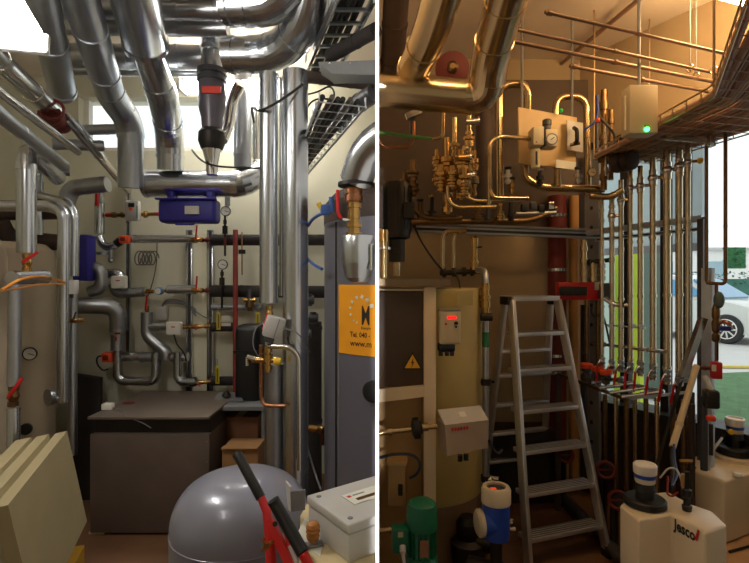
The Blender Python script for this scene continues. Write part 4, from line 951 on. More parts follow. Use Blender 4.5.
for px, y0, y1, lb in ((690, 22, 68, 'left'), (696, 22, 76, 'middle'), (714, 12, 70, 'right')):
    dd = h*F/(CY-y1); t = thing('hanger_rod', lb+' of three thin hanger rods under the ceiling near the corner lamp', 'rod', P(px, y1, dd)); part('rod', B().cyl(P(px, y1, dd), V((P(px, y1, dd).x, dd, ZC)), .0028, 8), GREYM, t); part('clip', B().ring(P(px, y1, dd), V((1, .25, 0)), .018, .003, 14, 6), GALVW, t)
for px, lb in ((668, 'far left'), (540, 'leftmost')):
    pass
# cable tray along the glazed wall
L0 = [V((1.28, 2.95, 2.22)), V((1.32, 1.96, 2.22)), V((.96, 1.30, 2.22))]; R0 = [V((1.66, 3.05, 2.22)), V((1.84, 2.34, 2.22)), V((1.70, 1.35, 2.22))]
t = thing('cable_tray', 'wide wire mesh cable tray bending overhead along the glazed wall', 'cable rack', V((1.5, 2.2, 2.25)))
TW = mat('tray_wire', (176, 150, 118), 1, .35, .1)
for pts in (L0, R0):
    for dz in (0, .05): part('side_wire', B().tube([p+V((0, 0, dz)) for p in pts], .004, bend=.05, n=8), TW, t)
def poly(pts, f): return along(pts, f)[0]
for i in range(20):
    f = i/19; part('cross_wire', B().tube([poly(L0, f)+V((0, 0, .05)), poly(L0, f), poly(R0, f), poly(R0, f)+V((0, 0, .05))], .003, n=6), TW, t)
for j in range(1, 9): part('long_wire', B().tube([a.lerp(b_, j/9) for a, b_ in zip(L0, R0)], .0028, n=6), TW, t)
SH = [mat('sheath_brown', (164, 124, 104), 0, .6), mat('sheath_grey_brown', (176, 138, 116), 0, .6), mat('sheath_dark_brown', (132, 96, 80), 0, .6)]
for j in range(17):
    f = (j+.5)/17; pts = [a.lerp(b_, f+.01*math.sin(j*3+i*2))+V((0, 0, .02+.004*(j % 3))) for i, (a, b_) in enumerate(zip(L0, R0))]
    solo('power_cable', B().tube(pts, .0150, bend=.08, n=8), SH[j % 3], 'brownish cables side by side on the wide overhead tray', 'cable', 'cables on the wide overhead tray')
for k_, (p, z) in enumerate(((L0[0], 0), (R0[0], 0), (L0[1], 0), (R0[1], 0))):
    part('hanger_rod', B().cyl(p, V((p.x, p.y, ZC)), .005, 8), TW, t)
t = thing('support_arm', 'galvanised arm carrying the overhead tray at the bright window', 'bracket', P(712, 141, 2.45)); part('arm', B().bar(P(640, 134, 2.6), P(711, 141, 2.45), .03, .03), GALV, t); part('end_plate', B().box(P(710.5, 141, 2.44), (.03, .04, .06), bev=.004), GALV, t)
# green-yellow insulated pipe with arched end near the partition
pipe('earth_pipe', 'thin pipe striped green running from the partition to a bend', 'pipe', [V((XR, 2.5, P(0, 132.5, 2.5).z)), (432, 139, 2.5)], .0085, GREENC, bands=(.98,), n=12)
pipe('steel_pipe', 'thin bright bent pipe rising from the end of the green-striped pipe', 'pipe', [(432, 139, 2.5), (443, 138, 2.5), (443.5, 110, 2.5)], .0085, STEELW, bend=.05, bands=(.6,), n=12)
pipe('copper_pipe', 'copper loop hanging below the green-striped pipe', 'pipe', [V((XR, 2.52, P(0, 140, 2.52).z)), (384, 147, 2.52), (410, 147, 2.52), (414, 138, 2.52), (414, 122, 2.55)], .009, COPPER, bend=.05, bands=(.5,), n=12)
t = thing('pipe_bracket', 'grey bracket holding the copper loop under the big horizontal pipe', 'bracket', P(412, 118, 2.55)); part('arm', B().bar(P(406, 117, 2.55), P(421, 111, 2.55), .03, .03), GALV, t); part('post', B().bar(P(412, 112, 2.56), P(413, 138, 2.56), .03, .02, (0, -1, 0)), GREYD, t)
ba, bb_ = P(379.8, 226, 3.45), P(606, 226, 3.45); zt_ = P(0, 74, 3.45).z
solo('shade_panel', B().box(((XR+.002+bb_.x)/2, 3.57, (ba.z+zt_)/2), (bb_.x-XR-.002, .05, zt_-ba.z), bev=.004), mat('pipe_shade_brown', (90, 74, 62), 0, .65, .12, 5), 'dark grey-brown sheet added as pipe shade on the wall behind the brass manifold', 'panel')  # dark sheet added where the pipes shade the wall
# ================================================================ brass manifold cluster
d = 2.75
random.seed(11)
def seq(n):
    out = []; x = .02
    for _ in range(n):
        w = random.uniform(.04, .10); out.append((x, min(x+w, .98), random.choice([1.35, 1.6, 1.9, 2.2]))); x += w+random.uniform(.03, .1)
        if x > .9: break
    return out
for i, (px, y0, y1, r, dd, m_, lb) in enumerate([(447, 138, 214, .012, d, BRASS, 'leftmost brass fitting column of the manifold'), (441, 165, 192, .014, d-.05, BRASS, 'short brass fitting in front of the manifold, left'), (454.5, 118, 196, .011, d+.05, STEELW, 'slim steel fitting column in the middle of the manifold'), (461, 150, 200, .014, d-.03, BRASS, 'thick brass fitting column right of the manifold middle'), (469, 116, 180, .011, d, STEELW, 'rightmost steel fitting column of the manifold'), (413, 160, 196, .013, 2.8, BRONZE, 'dull bronze fitting in the dark left of the manifold'), (405, 172, 198, .011, 2.85, BRONZE, 'thin bronze fitting left of the dull bronze one'), (452, 166, 188, .012, d-.08, BRASS, 'brass valve stem in front of the manifold middle'), (464, 168, 196, .013, d-.09, BRASS, 'squat brass valve in front of the manifold right side'), (437, 150, 186, .010, d+.04, BRASS, 'thin brass fitting column at the far left of the manifold'), (474, 150, 196, .010, d+.05, BRASS, 'thin brass fitting column at the far right of the manifold')]):
    t = thing('manifold_column', lb, 'fitting', P(px, y1, dd))
    r *= 1.3; part('column', nutted(px, y0, y1, dd, r, seq(6)), m_, t)
    n_ = 2 if y1-y0 > 40 else 1
    for j in range(n_):
        yy = y0+(y1-y0)*(.35+.35*j)
        part('nut', B().lathe([(r*1.2, -.012), (r*2.1, -.008), (r*2.1, .008), (r*1.2, .012)], P(px, yy, dd), V((0, 0, 1)), 6), CHROME if j else m_, t, ang=20)
    if i % 2 == 0: part('stub', B().cyl(P(px, y0+(y1-y0)*.5, dd), P(px+(5 if i < 4 else -5), y0+(y1-y0)*.5, dd-.03), r*.9, 12), m_, t)
for i, (px, py, lb) in enumerate([(463, 158, 'bright chrome clamp crossing the manifold columns'), (471, 122, 'small chrome cap at the top of the manifold'), (466, 176, 'chrome nut block low on the manifold')]):
    t = thing('clamp', lb, 'clamp', P(px, py, d-.06)); part('block', B().cyl(P(px-5, py, d-.06), P(px+6, py-.5, d-.06), .018, 14), CHROME if i != 0 else BRASS, t); part('end', B().cyl(P(px+6, py-.5, d-.06), P(px+8, py-.5, d-.06), .026, 14), CHROME, t)
pipe('steel_pipe', 'upper curved steel pipe sweeping right from the manifold bottom', 'pipe', [(459, 168, d-.06), (459, 188, d-.06), (470, 201, d-.06), (500, 201, d-.06), (520, 200, d)], .011, STEELW, bend=.06, bands=(.15, .4, .95), n=12, br=1.35)
pipe('steel_pipe', 'lower curved steel pipe sweeping right from the manifold bottom', 'pipe', [(447.5, 186, d-.1), (448, 200, d-.1), (456, 207.5, d-.1), (496, 207, d-.1)], .010, STEELW, bend=.06, bands=(.2, .5, .97), n=12, br=1.35)
pipe('steel_pipe', 'thin arched steel pipe leading to the instrument on the panel board', 'pipe', [(489, 205, 2.68), (489.5, 142, 2.68), (500, 136, 2.7), (530, 139, 2.86)], .0115, STEELW, bend=.08, bands=(.97,), n=14, br=1.4)
pipe('steel_pipe', 'steel pipe from the arched pipe foot to the small valves', 'pipe', [(490, 190, 2.67), (493, 198, 2.67), (528, 198.5, 2.75)], .0105, STEELW, bend=.05, bands=(.15, .97), n=12, br=1.4)
pipe('insulated_pipe', 'tall dark vertical pipe between the manifold and the arched pipe', 'pipe', [(484, 108, 2.95), (484, 205, 2.95)], .05, BROWNI, bands=(.05, .6), n=20)
pipe('steel_pipe', 'warm-lit vertical steel pipe with arch left of the panel board', 'pipe', [(500, 200, 3.05), (499.5, 90, 3.05), (508, 84, 3.05), (524, 84, 3.05), (528, 92, 3.05), (528, 120, 3.08)], .024, STEELW, bend=.1, bands=(.1, .3, .5), n=16, br=1.12)
pipe('steel_pipe', 'golden steel arch pipe right of the panel board', 'pipe', [(556, 120, 3.1), (556, 96, 3.1), (580, 97, 3.1), (587, 104, 3.1), (588, 195, 3.1)], .021, STEELW, bend=.08, bands=(.3, .6, .8), n=16, br=1.12)
pipe('steel_pipe', 'thick U-shaped steel pipe below the panel board', 'pipe', [(525, 166, 3.06), (525, 178, 3.06), (540, 187, 3.06), (604, 189, 3.06)], .024, STEELW, bend=.1, bands=(.12, .6, .97), n=16, br=1.1)
pipe('steel_pipe', 'short vertical steel pipe below the panel board middle', 'pipe', [(557.5, 166, 3.02), (557.5, 186, 3.02)], .02, STEELW, bands=(.15, .85), n=16, br=1.15)
for i, (px, py, lb) in enumerate([(512, 186, 'tiny brass needle valve left of the thick U pipe'), (540, 178, 'tiny dark needle valve in front of the thick U pipe'), (578, 176, 'tiny chrome needle valve right under the panel board'), (508, 176, 'pale small fitting beside the golden vertical pipe')]):
    t = thing('needle_valve', lb, 'valve', P(px, py+8, 2.95)); m_ = (BRASS, IRON, CHROME, GREYP)[i]
    part('body', nutted(px, py-6, py+8, 2.95, .012, [(.1, .3, 1.6), (.45, .7, 2.0)]), m_, t); part('knob', B().lathe([(.012, 0), (.02, .006), (.02, .016), (.01, .02)], P(px, py-6, 2.95), V((0, 0, 1)), 12), IRON if i != 1 else CHROME, t)
# collecting pipes under the manifold
pipe('steel_pipe', 'dark horizontal collecting pipe under the manifold', 'pipe', [(396, 216, 2.8), (402, 222, 2.8), (530, 221, 2.9), (548, 214, 2.9), (556, 208, 2.92)], .017, BRONZE, bend=.06, bands=(.06, .3, .6, .9), n=14, br=1.3)
pipe('steel_pipe', 'bronze horizontal pipe just above the dark collecting pipe', 'pipe', [(412, 208, 2.82), (424, 218, 2.82), (462, 218, 2.82)], .014, BRONZE, bend=.06, bands=(.3, .9), n=14, br=1.3)
t = thing('solenoid_block', 'row of small valves on the collecting pipe below the panel board', 'valve', P(535, 215, 2.9))
for i, (px, py) in enumerate([(524, 208), (533, 206), (541, 209), (551, 206)]):
    part('coil', B().box(P(px, py, 2.9), (.035, .035, .045), bev=.005), [IRON, GREYD, IRON, CHROME][i], t)
part('manifold_bar', B().cyl((516, 214, 2.9), (556, 213, 2.9), .014, 12), GALVD, t)
for i, (px, py, r_, m_, nm) in enumerate([(420, 212, .014, BRONZE, 'first'), (432, 208, .012, IRON, 'second'), (478, 214, .015, BRONZE, 'third'), (488, 211, .012, GREYD, 'fourth'), (500, 213, .014, BRASS, 'fifth'), (511, 210, .012, IRON, 'sixth')]):
    t = thing('pipe_fitting', nm+' small fitting from the left standing on the dark collecting pipe', 'fitting', P(px, 221, 2.82)); part('body', nutted(px, py-10, 221, 2.83, r_, seq(4)), m_, t); part('knob', B().lathe([(r_*.8, 0), (r_*1.5, .006), (r_*1.5, .016), (r_*.8, .02)], P(px, py-10, 2.83), V((0, 0, 1)), 14), IRON if m_ is not IRON else BRASS, t)
# struts
def strut(a, b_, lb, w=.035):
    a, b_ = Q(a), Q(b_); t = thing('mounting_rail', lb, 'rail', (a+b_)/2); part('channel', B().bar(a, b_, w, w), GALVD, t); part('slot', B().bar(a+V((0, -.018, 0)), b_+V((0, -.018, 0)), .008, w*.4), IRON, t)
strut((416, 229, 3.2), (600, 236, 3.35), 'horizontal mounting rail crossing the ochre wall below the manifold', .04)
pipe('steel_pipe', 'slim pipe just above the horizontal mounting rail', 'pipe', [(420, 224, 3.2), (600, 231, 3.35)], .012, GREYM, bands=(.3, .6), n=12)
# drop pipes to the boiler
pipe('steel_pipe', 'left drop pipe from the mounting rail to the black valve row', 'pipe', [(466, 231, 2.9), (446, 231, 2.9), (442.5, 238, 2.9), (442.5, 270, 2.9)], .013, STEELW, bend=.06, bands=(.6,), n=12, br=1.3)
pipe('steel_pipe', 'right drop pipe from the mounting rail to the black valve row', 'pipe', [(466, 229, 2.95), (457, 231, 2.95), (453.5, 238, 2.95), (453.5, 270, 2.95)], .011, STEELW, bend=.05, bands=(.9,), n=12, br=1.3)
pipe('steel_pipe', 'dark horizontal pipe with valves above the ochre tank', 'pipe', [(440, 273, 2.9), (480, 271, 2.9)], .016, IRON, bands=(.1, .35, .6, .8), n=12, br=1.7, bw=.02)
t = thing('safety_valve', 'brass safety valve standing on the pipe above the ochre tank', 'valve', P(474.5, 270, 2.88))
part('body', nutted(474.5, 238, 270, 2.88, .017, [(.0, .12, 1.3), (.2, .28, 1.5), (.4, .46, 1.2), (.75, 1, 1.35)], 16), BRASS, t); part('cap', B().lathe([(.024, 0), (.024, .05), (.016, .06)], P(474.5, 247, 2.88), V((0, 0, 1)), 16), BRASS, t); part('lever', B().cyl((476, 247, 2.87), (482, 247, 2.86), .005, 8), IRON, t)
pipe('steel_pipe', 'vertical pipe dropping from the brass elbow past the ochre tank to the floor', 'pipe', [(477, 270, 2.86), (485, 270, 2.82), (485.5, 284, 2.78), (486, 478, 2.74), V((.596, 2.74, .02))], .018, GALVD, bend=.06, bands=(.12, .45, .8), n=14, br=1.2)
t = thing('strainer', 'brass strainer with black clamp on the vertical pipe above the tank edge', 'strainer', P(485, 322, 2.775))
part('body', nutted(485.3, 283, 318, 2.775, .022, [(.05, .15, 1.15), (.3, .5, 1.35), (.55, .65, 1.5), (.8, .9, 1.2)], 16), BRASS, t); part('clamp', B().cyl((481, 317, 2.75), (492, 317, 2.75), .022, 14), IRON, t)
solo('pipe_label', vpart(485.6, 332, 347, 2.768, .0195) if True else None, mat('label_green', (40, 110, 70), 0, .6), 'small green label sleeve on the vertical pipe', 'label')
for i, (py, lb) in enumerate(((382, 'upper'), (478, 'lower'))):
    t = thing('pipe_clamp', lb+' valve clamp on the vertical pipe beside the ladder', 'clamp', P(486, py, 2.75)); part('band', vpart(486, py-3, py+3, 2.75, .028), IRON, t); part('screw', B().cyl((481, py, 2.76), (494, py, 2.78), .008, 8), IRON if i == 0 else CHROME, t)
    if i: part('tap', B().ball(P(490, py+1, 2.74), .024, 1, 1, .8), CHROME, t); part('outlet', B().cyl((492, py, 2.74), (499, py+1, 2.72), .012, 10), CHROME, t)
# ================================================================ left of right room: motor, boiler frame, tank
c = V((P(397, 0, 2.75).x, 2.75, P(0, 262, 2.75).z)); k = 2.75/F
t = thing('pump_motor', 'dark upright pump motor standing on the boiler beside the partition', 'motor', c)
b = B().lathe([(8*k, 0), (8*k, 22*k), (13*k, 24*k), (14*k, 30*k), (14*k, 75*k), (12*k, 79*k), (5*k, 80*k)], c, V((0, 0, 1)), 28); part('housing', b, IRON, t)
fb = B()
for a in range(18):
    v = V((math.cos(a*math.tau/18), math.sin(a*math.tau/18), 0)); fb.bar(c+v*13.5*k+V((0, 0, 31*k)), c+v*13.5*k+V((0, 0, 74*k)), .004, .012, v)
part('cooling_fins', fb, BLACK, t); part('shaft', B().cyl(c-V((0, 0, 14*k)), c, .02, 14), STEELW, t)
part('terminal_box', B().box(c+V((.06, -.05, 50*k)), (.06, .06, .09), bev=.008), IRON, t)
t = thing('steel_pipe', 'short bright pipe with clamp standing on the boiler beside the partition', 'pipe', P(384, 277, 2.55)); part('pipe', vpart(384, 236, 278, 2.55, .017), STEELW, t); part('union', vpart(383.5, 230, 242, 2.55, .026), BRASS, t); part('clamp', B().lathe([(.018, 0), (.036, .002), (.036, .014), (.018, .016)], P(384, 250, 2.55), V((0, 0, 1)), 18), CHROME, t)
pipe('signal_cable', 'black cable slanting down to the boiler top beside the left drop pipe', 'cable', [(412, 218, 2.85), (418, 236, 2.85), (432, 258, 2.85), (444, 272, 2.88)], .006, CABLE, bend=.2, n=8)
pipe('signal_cable', 'short black cable dropping onto the ochre tank', 'cable', [(455, 272, 2.85), (459, 280, 2.8), (460, 288, 2.75)], .004, CABLE, bend=.1, n=8)
# cladding body and frame
TOCH = mat('tank_yellow_ochre', (182, 160, 98), 0, .5, .06, 3)
o = V((.262, 2.95, 0)); RT = .35; up = V((0, 0, 1))
t = thing('storage_tank', 'ochre-yellow round tank behind the white frame', 'tank', o)
b = B().lathe([(RT, .32), (RT, 1.462)], o, up, 72); b.cut((XR, 0, 0), (-1, 0, 0)); part('jacket', b, TOCH, t)
b = B().lathe([(RT*.98, .0), (RT*.98, .32)], o, up, 72); b.cut((XR, 0, 0), (-1, 0, 0)); part('base', b, mat('tank_base_brown', (132, 104, 78), 0, .6), t)
part('notice', B().hexa([P(457, 291, 2.60), P(473, 290, 2.62), P(473, 305, 2.62), P(457, 306, 2.60)], (0, .004, 0)), mat('notice_grey', (176, 158, 104), 0, .7), t, 'faded notice sheet')
zt = P(0, 287, 2.5).z
x0, x1 = XR, P(436, 0, 2.45).x
t = thing('boiler_cabinet', 'boiler cabinet with white frame and dark door beside the partition', 'cabinet', V(((x0+x1)/2, 2.6, 0)))
FRM = mat('frame_cream_white', (214, 192, 158), 0, .5, .04)
xa = P(424, 0, 2.45).x
part('post', B().box(((xa+x1)/2, 2.47, zt/2), (x1-xa, .04, zt), bev=.003), FRM, t)
zb0, zb1 = P(0, 402, 2.45).z, P(0, 388, 2.45).z
part('cross_rail', B().hexa([V((XR, 2.45, P(0, 402.5, 2.45).z)), V((xa, 2.45, P(0, 397, 2.45).z)), V((xa, 2.45, P(0, 385.5, 2.45).z)), V((XR, 2.45, P(0, 389.5, 2.45).z))], (0, .04, 0)), FRM, t)
DOOR = part('door', B().box(((XR+xa)/2, 2.485, (zb1+zt)/2-.01), (xa-XR-.004, .03, zt-zb1-.02), bev=.004), mat('door_dark_brown', (74, 56, 42), .1, .4, .1, 5), t, 'dark brown door')
part('door_edge', B().bar(V((XR, 2.462, zt-.012)), V((xa, 2.462, zt-.014)), .012, .008), FRM, t)
part('lower_panel', B().box(((XR+xa)/2, 2.56, zb0/2), (xa-XR-.004, .03, zb0), bev=.002), mat('panel_tan', (170, 134, 84), 0, .6, .06, 4), t)
part('side_panel', B().box((xa+.01, 2.52, .55), (.02, .1, 1.1)), mat('panel_tan', (170, 134, 84)), t)
part('top_plate', B().hexa([V((XR, 2.42, zt+.005)), V((P(441, 0, 2.45).x, 2.42, zt+.005)), V((P(455, 0, 2.75).x, 2.9, zt+.005)), V((XR, 2.9, zt+.005))], (0, 0, .035)), mat('boiler_top_steel', (130, 112, 88), .6, .4, .08), t)
# warning triangle
c = P(412.5, 363.5, 2.468); s = 17*2.47/F
def tri(k, off): return [c+V((math.sin(a)*s*k*.62, -off, math.cos(a)*s*k*.62)) for a in (0, 2.094, 4.189)]
TR = part('warning_sign', B().hexa(tri(1.12, .002)[:2]+[tri(1.12, .002)[2]]+[tri(1.12, .002)[2].lerp(tri(1.12, .002)[0], .5)], (0, .002, 0)), mat('warn_black', (40, 24, 10), 0, .6), DOOR, 'yellow warning triangle')
tq = tri(.86, .0035); me_b = B().hexa(tq[:2]+[tq[2], tq[2].lerp(tq[0], .5)], (0, .0015, 0))
part_me = me_b
def sub(name, b, m, par):   # piece of the sign, kept at the same level as the sign
    return part(name, b, m, DOOR)
sub('warning_field', me_b, mat('warn_yellow', (232, 170, 30), 0, .5), DOOR)
q = lambda x, z: c+V((x*s, -.0055, z*s))
b = B(); vs = [b.bm.verts.new(p) for p in (q(.06, .36), q(-.10, .02), q(-.01, .04), q(-.08, -.26), q(.11, .10), q(.02, .08))]; b.bm.faces.new(vs); r_ = bmesh.ops.extrude_face_region(b.bm, geom=b.bm.faces[:]); 
for g in r_['geom']:
    if isinstance(g, bmesh.types.BMVert): g.co.y += .001
sub('warning_bolt', b, mat('warn_black', (40, 24, 10)), DOOR)
# VFD controller
c = P(449, 327, 2.47); t = thing('frequency_inverter', 'beige controller with glowing red display on the ochre tank', 'controller', c)
part('housing', B().box(c, (.105, .07, .165), .12, .012, 3), BEIGE, t)
part('top_lip', B().box(c+V((0, 0, .084)), (.095, .07, .006), .12), GREYM, t)
dm = mat('display_glow_red', (255, 20, 20), 0, .4, .02, emit=2.2)
part('display', B().box(c+V((.008, -.036, .049)), (.042, .006, .013), .12), dm, t, 'lit red display')
part('knob', B().lathe([(.009, 0), (.008, .01), (0, .012)], c+V((.030, -.032, .022)), V((.1, -1, 0)), 14), BLACK, t)
part('button', B().lathe([(.006, 0), (.005, .005)], c+V((-.02, -.036, .018)), V((.1, -1, 0)), 10), RED, t, 'red button'); part('button', B().lathe([(.006, 0), (.005, .005)], c+V((.030, -.033, .004)), V((.1, -1, 0)), 10), BLACK, t)
part('cable_block', B().box(c+V((-.012, .01, -.10)), (.08, .06, .045), .12, .01), BLACK, t)
for x in (-.03, 0, .025): part('gland', B().cyl(c+V((x-.01, .0, -.12)), c+V((x-.01, .0, -.142)), .011, 12), BLACK, t)
# junction box with red lettering
tl, tr, br, bl = P(445, 425, 2.36), P(488.5, 420, 2.46), P(487.5, 448, 2.46), P(447, 456, 2.36)
t = thing('control_box', 'grey-beige wall box with red lettering and sloped top beside the white post', 'box', bl)
dv = V((-.25, 1, 0)).normalized()*.1
part('housing', B().hexa([tl, tr, br, bl], dv), mat('box_front_shaded', (160, 140, 118), 0, .5, .04), t, ang=20)  # body coloured darker than the lid, as light falls from above
lt = [tl, tr, tr+dv*.9+V((0, 0, .05)), tl+dv*.9+V((0, 0, .05))]
part('lid', B().hexa(lt, V((0, .01, -.012))), GREYP, t, ang=20)
part('lid_label', B().hexa([lt[0].lerp(lt[1], .40).lerp(lt[3].lerp(lt[2], .40), .35), lt[0].lerp(lt[1], .56).lerp(lt[3].lerp(lt[2], .56), .35), lt[0].lerp(lt[1], .56).lerp(lt[3].lerp(lt[2], .56), .7), lt[0].lerp(lt[1], .40).lerp(lt[3].lerp(lt[2], .40), .7)], (0, -.001, .002)), WHITEP, t)
ux = (tr-tl).normalized(); uz = V((0, 0, 1)); nn = ux.cross(uz)
RI = mat('lettering_red', (190, 40, 30), 0, .5)
orig = P(451, 431.5, 2.372)+nn*.004
writing('LANDER', .024, lambda x, y: orig+ux*x+uz*(y+.0*x), RI, t, sx=1.0) if False else None
part('red_lettering', (lambda b: [b.bar(orig+ux*(.004+i*.0165)+uz*.002, orig+ux*(.008+i*.0165)+uz*.0165, .010, .002, nn) for i in range(6)] and b)(B()), RI, t, 'red lettering')
part('gland', B().cyl((460, 455, 2.38), (460, 461, 2.38), .012, 12), BLACK, t); part('gland', B().cyl((466, 454, 2.38), (466, 460, 2.38), .012, 12), BLACK, t)
pipe('signal_cable', 'black cable hanging from the right side of the grey-beige box', 'cable', [(489, 440, 2.5), (493, 450, 2.5), (498, 454, 2.5), (502, 450, 2.55)], .007, CABLE, bend=.1, n=8)
# brass pipe with flange into the box
pipe('steel_pipe', 'golden horizontal pipe passing in front of the white post', 'pipe', [V((XR, 2.38, P(0, 433, 2.38).z)), (437, 426, 2.38)], .013, STEELW, bands=(.2,), bw=.02, n=14, br=1.5)
c = P(417.5, 428, 2.38); t = thing('pipe_flange', 'round flange on the golden pipe left of the white post', 'flange', c); ax = V((1, 0, .12)).normalized()
part('disc', B().lathe([(.014, -.03), (.03, -.028), (.048, -.02), (.05, -.008), (.05, .008), (.03, .012), (.03, .02), (.014, .026)], c, ax, 24), IRON, t); part('hub', B().lathe([(.02, .018), (.02, .05)], c, ax, 18), STEELW, t)
# switch box
c = P(397, 482, 2.5); t = thing('switch_box', 'tan upright switch box low on the boiler panel', 'box', c)
part('housing', B().box(c, (.085, .08, .21), -.1, .006), mat('box_tan', (176, 142, 92), 0, .5), t); part('lid', B().box(c+V((0, -.01, .11)), (.1, .1, .02), -.1, .004), mat('box_tan_light', (196, 162, 108), 0, .45), t); part('switch', B().box(c+V((.015, -.045, -.02)), (.022, .02, .055), -.1, .004), BLACK, t)
pipe('signal_cable', 'dark blue cable arching over the tan switch box', 'cable', [V((XR, 2.45, P(0, 458, 2.45).z)), (392, 454, 2.4), (412, 454, 2.4), (421, 462, 2.4), (418, 474, 2.42), (410, 478, 2.45)], .007, mat('cable_blue_dark', (40, 52, 70), 0, .5), bend=.2, n=8)
# green pump
k = 2.2/F; c = P(422, 560, 2.2); up = V((0, 0, 1))
t = thing('green_pump', 'green electric pump at the bottom beside the partition', 'pump', c)
part('motor_cap', B().lathe([(15.5*k, 33*k), (15.5*k, 50*k), (14*k, 57*k), (9*k, 60.5*k), (0, 61*k)], c, up, 32), GREEN, t)
fb = B().lathe([(12.5*k, 4*k), (12.5*k, 34*k)], c, up, 28)
for a in range(16):
    v = V((math.cos(a*math.tau/16), math.sin(a*math.tau/16), 0)); fb.bar(c+v*13*k+up*5*k, c+v*13*k+up*33*k, .006, .014, v)
part('motor_body', fb, GREEN, t); part('type_plate', B().box(c+V((1*k, -15.2*k, 19*k)), (8*k, .004, 16*k)), mat('plate_brown', (140, 96, 70), 0, .5), t, 'pale rating plate')
part('foot_flange', B().lathe([(16*k, -4*k), (16*k, 3*k), (14*k, 6*k), (10*k, 7*k)], c, up, 28), GREEN, t)
part('terminal_box', B().box(c+V((-22*k, -4*k, 24*k)), (16*k, 14*k, 24*k), .1, .006), GREEN, t)
part('box_label', B().box(c+V((-22*k, -11.2*k, 31*k)), (5*k, .004, 5*k), .1), BEIGE, t); part('cable_gland', B().cyl(c+V((-20*k, -11*k, 20*k)), c+V((-20*k, -16*k, 16*k)), 3*k, 12), GREYP, t)
part('supply_cable', B().tube([c+V((-20*k, -16*k, 16*k)), c+V((-19*k, -18*k, 8*k)), c+V((-16*k, -16*k, -6*k)), c+V((-15*k, -14*k, -120*k))], 1.6*k, bend=.02, n=8), GREYP, t)
part('pump_casing', B().lathe([(13*k, -60*k), (15*k, -50*k), (15*k, -10*k), (10*k, -4*k)], c, up, 28), IRON, t); part('pedestal', B().box(V((c.x, c.y, (c.z-58*k)/2)), (.14, .14, c.z-58*k)), GREYD, t)
pipe('steel_pipe', 'golden pipe running from the partition to the green pump', 'pipe', [V((XR, 2.3, P(0, 531, 2.3).z)), (402, 528, 2.3)], .012, STEELW, bands=(.5, .85), n=12, br=1.6)
# flow meter
k = 2.3/F; c = P(496, 535, 2.3); d = 2.3
t = thing('flow_meter', 'blue flow meter with cream ring and display beside the ladder foot', 'meter', c)
part('housing', B().lathe([(13*k, -2*k), (13.5*k, 2*k), (13.5*k, 34*k)], c, up, 32), BLUEP, t); part('side_boss', B().lathe([(13*k, 0), (13.5*k, 14*k)], c+V((0, 0, 13*k)), V((-1, -.12, 0)), 24), BLUEP, t)
part('ring', B().lathe([(14.6*k, 33*k), (14.6*k, 46*k), (13*k, 49*k), (9.5*k, 49*k), (9.5*k, 46*k), (0, 46*k)], c, up, 32), mat('ring_cream', (206, 190, 160), 0, .5), t, 'cream display ring')
part('display', B().lathe([(9.3*k, 46.2*k), (9.3*k, 46.8*k)], c, up, 24), GREYD, t); part('indicator', B().box(c+V((-3*k, -2*k, 47*k)), (5*k, 4*k, 1.2*k)), mat('indicator_red', (240, 70, 40), 0, .4, emit=.8), t, 'red indicator')
part('side_cap', B().lathe([(12.5*k, 13*k), (13.5*k, 15*k), (13.5*k, 18*k), (11*k, 20*k), (0, 20*k)], c+V((0, 0, 13*k)), V((-1, -.12, 0)), 28), mat('ring_cream', (206, 190, 160)), t, 'cream side cap')
part('neck', B().cyl(c-up*2*k, V((c.x, c.y, .18)), 6*k, 16), IRON, t); part('tube', B().cyl(V((c.x-.12, c.y+.05, .16)), V((c.x+.12, c.y-.05, .16)), .05, 20), IRON, t); part('foot', B().box(V((c.x, c.y, .055)), (.1, .1, .11)), IRON, t)
part('gland', B().cyl(c+V((13*k, 0, 6*k)), c+V((19*k, -1*k, 6*k)), 2.6*k, 10).cyl(c+V((13*k, 2*k, 13*k)), c+V((17*k, 2*k, 13*k)), 2.4*k, 10), CHROME, t)
# junk in the dark between
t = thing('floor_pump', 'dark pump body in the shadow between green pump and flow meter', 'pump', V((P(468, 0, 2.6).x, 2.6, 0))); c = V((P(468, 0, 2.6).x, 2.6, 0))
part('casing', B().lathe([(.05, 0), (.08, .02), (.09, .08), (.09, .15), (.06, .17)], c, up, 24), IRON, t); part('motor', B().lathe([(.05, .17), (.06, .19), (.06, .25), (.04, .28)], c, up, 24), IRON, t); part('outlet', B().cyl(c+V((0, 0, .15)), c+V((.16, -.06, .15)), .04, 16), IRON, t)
# ================================================================ panel board
d = 3.0
ptl, ptr, pbr, pbl = P(518.5, 107, 2.95), P(577, 117.5, 3.05), P(575.5, 169, 3.05), P(519, 163, 2.95)
t = thing('panel_board', 'beige instrument panel board high on the right-room back wall', 'panel', (pbl+pbr)/2)
part('board', B().hexa([ptl, ptr, pbr, pbl], (0, .03, 0)), mat('board_beige', (196, 164, 112), 0, .5, .04), t, ang=20)
part('label_strip', B().hexa([P(556, 159.5, 2.98), P(576, 162, 3.02), P(575.5, 170, 3.02), P(556, 167.5, 2.98)], (0, .012, 0)), WHITEP, t, 'pale label strip')
part('hanger', B().cyl((522, 108, 3.0), V((P(522, 0, 3.0).x, 3.0, ZC)), .008, 8), GREYM, t); part('hanger', B().cyl((572, 118, 3.07), V((P(572, 0, 3.07).x, 3.07, ZC)), .008, 8), GREYM, t)
solo('status_light', B().ball(P(561, 110.5, 2.98), .012), mat('led_green_dim', (20, 160, 60), 0, .4, emit=.5), 'tiny green light at the top of the panel board', 'light')
t = thing('pressure_regulator', 'cream two-block regulator with dial on the panel board', 'regulator', P(537, 169, 2.85))
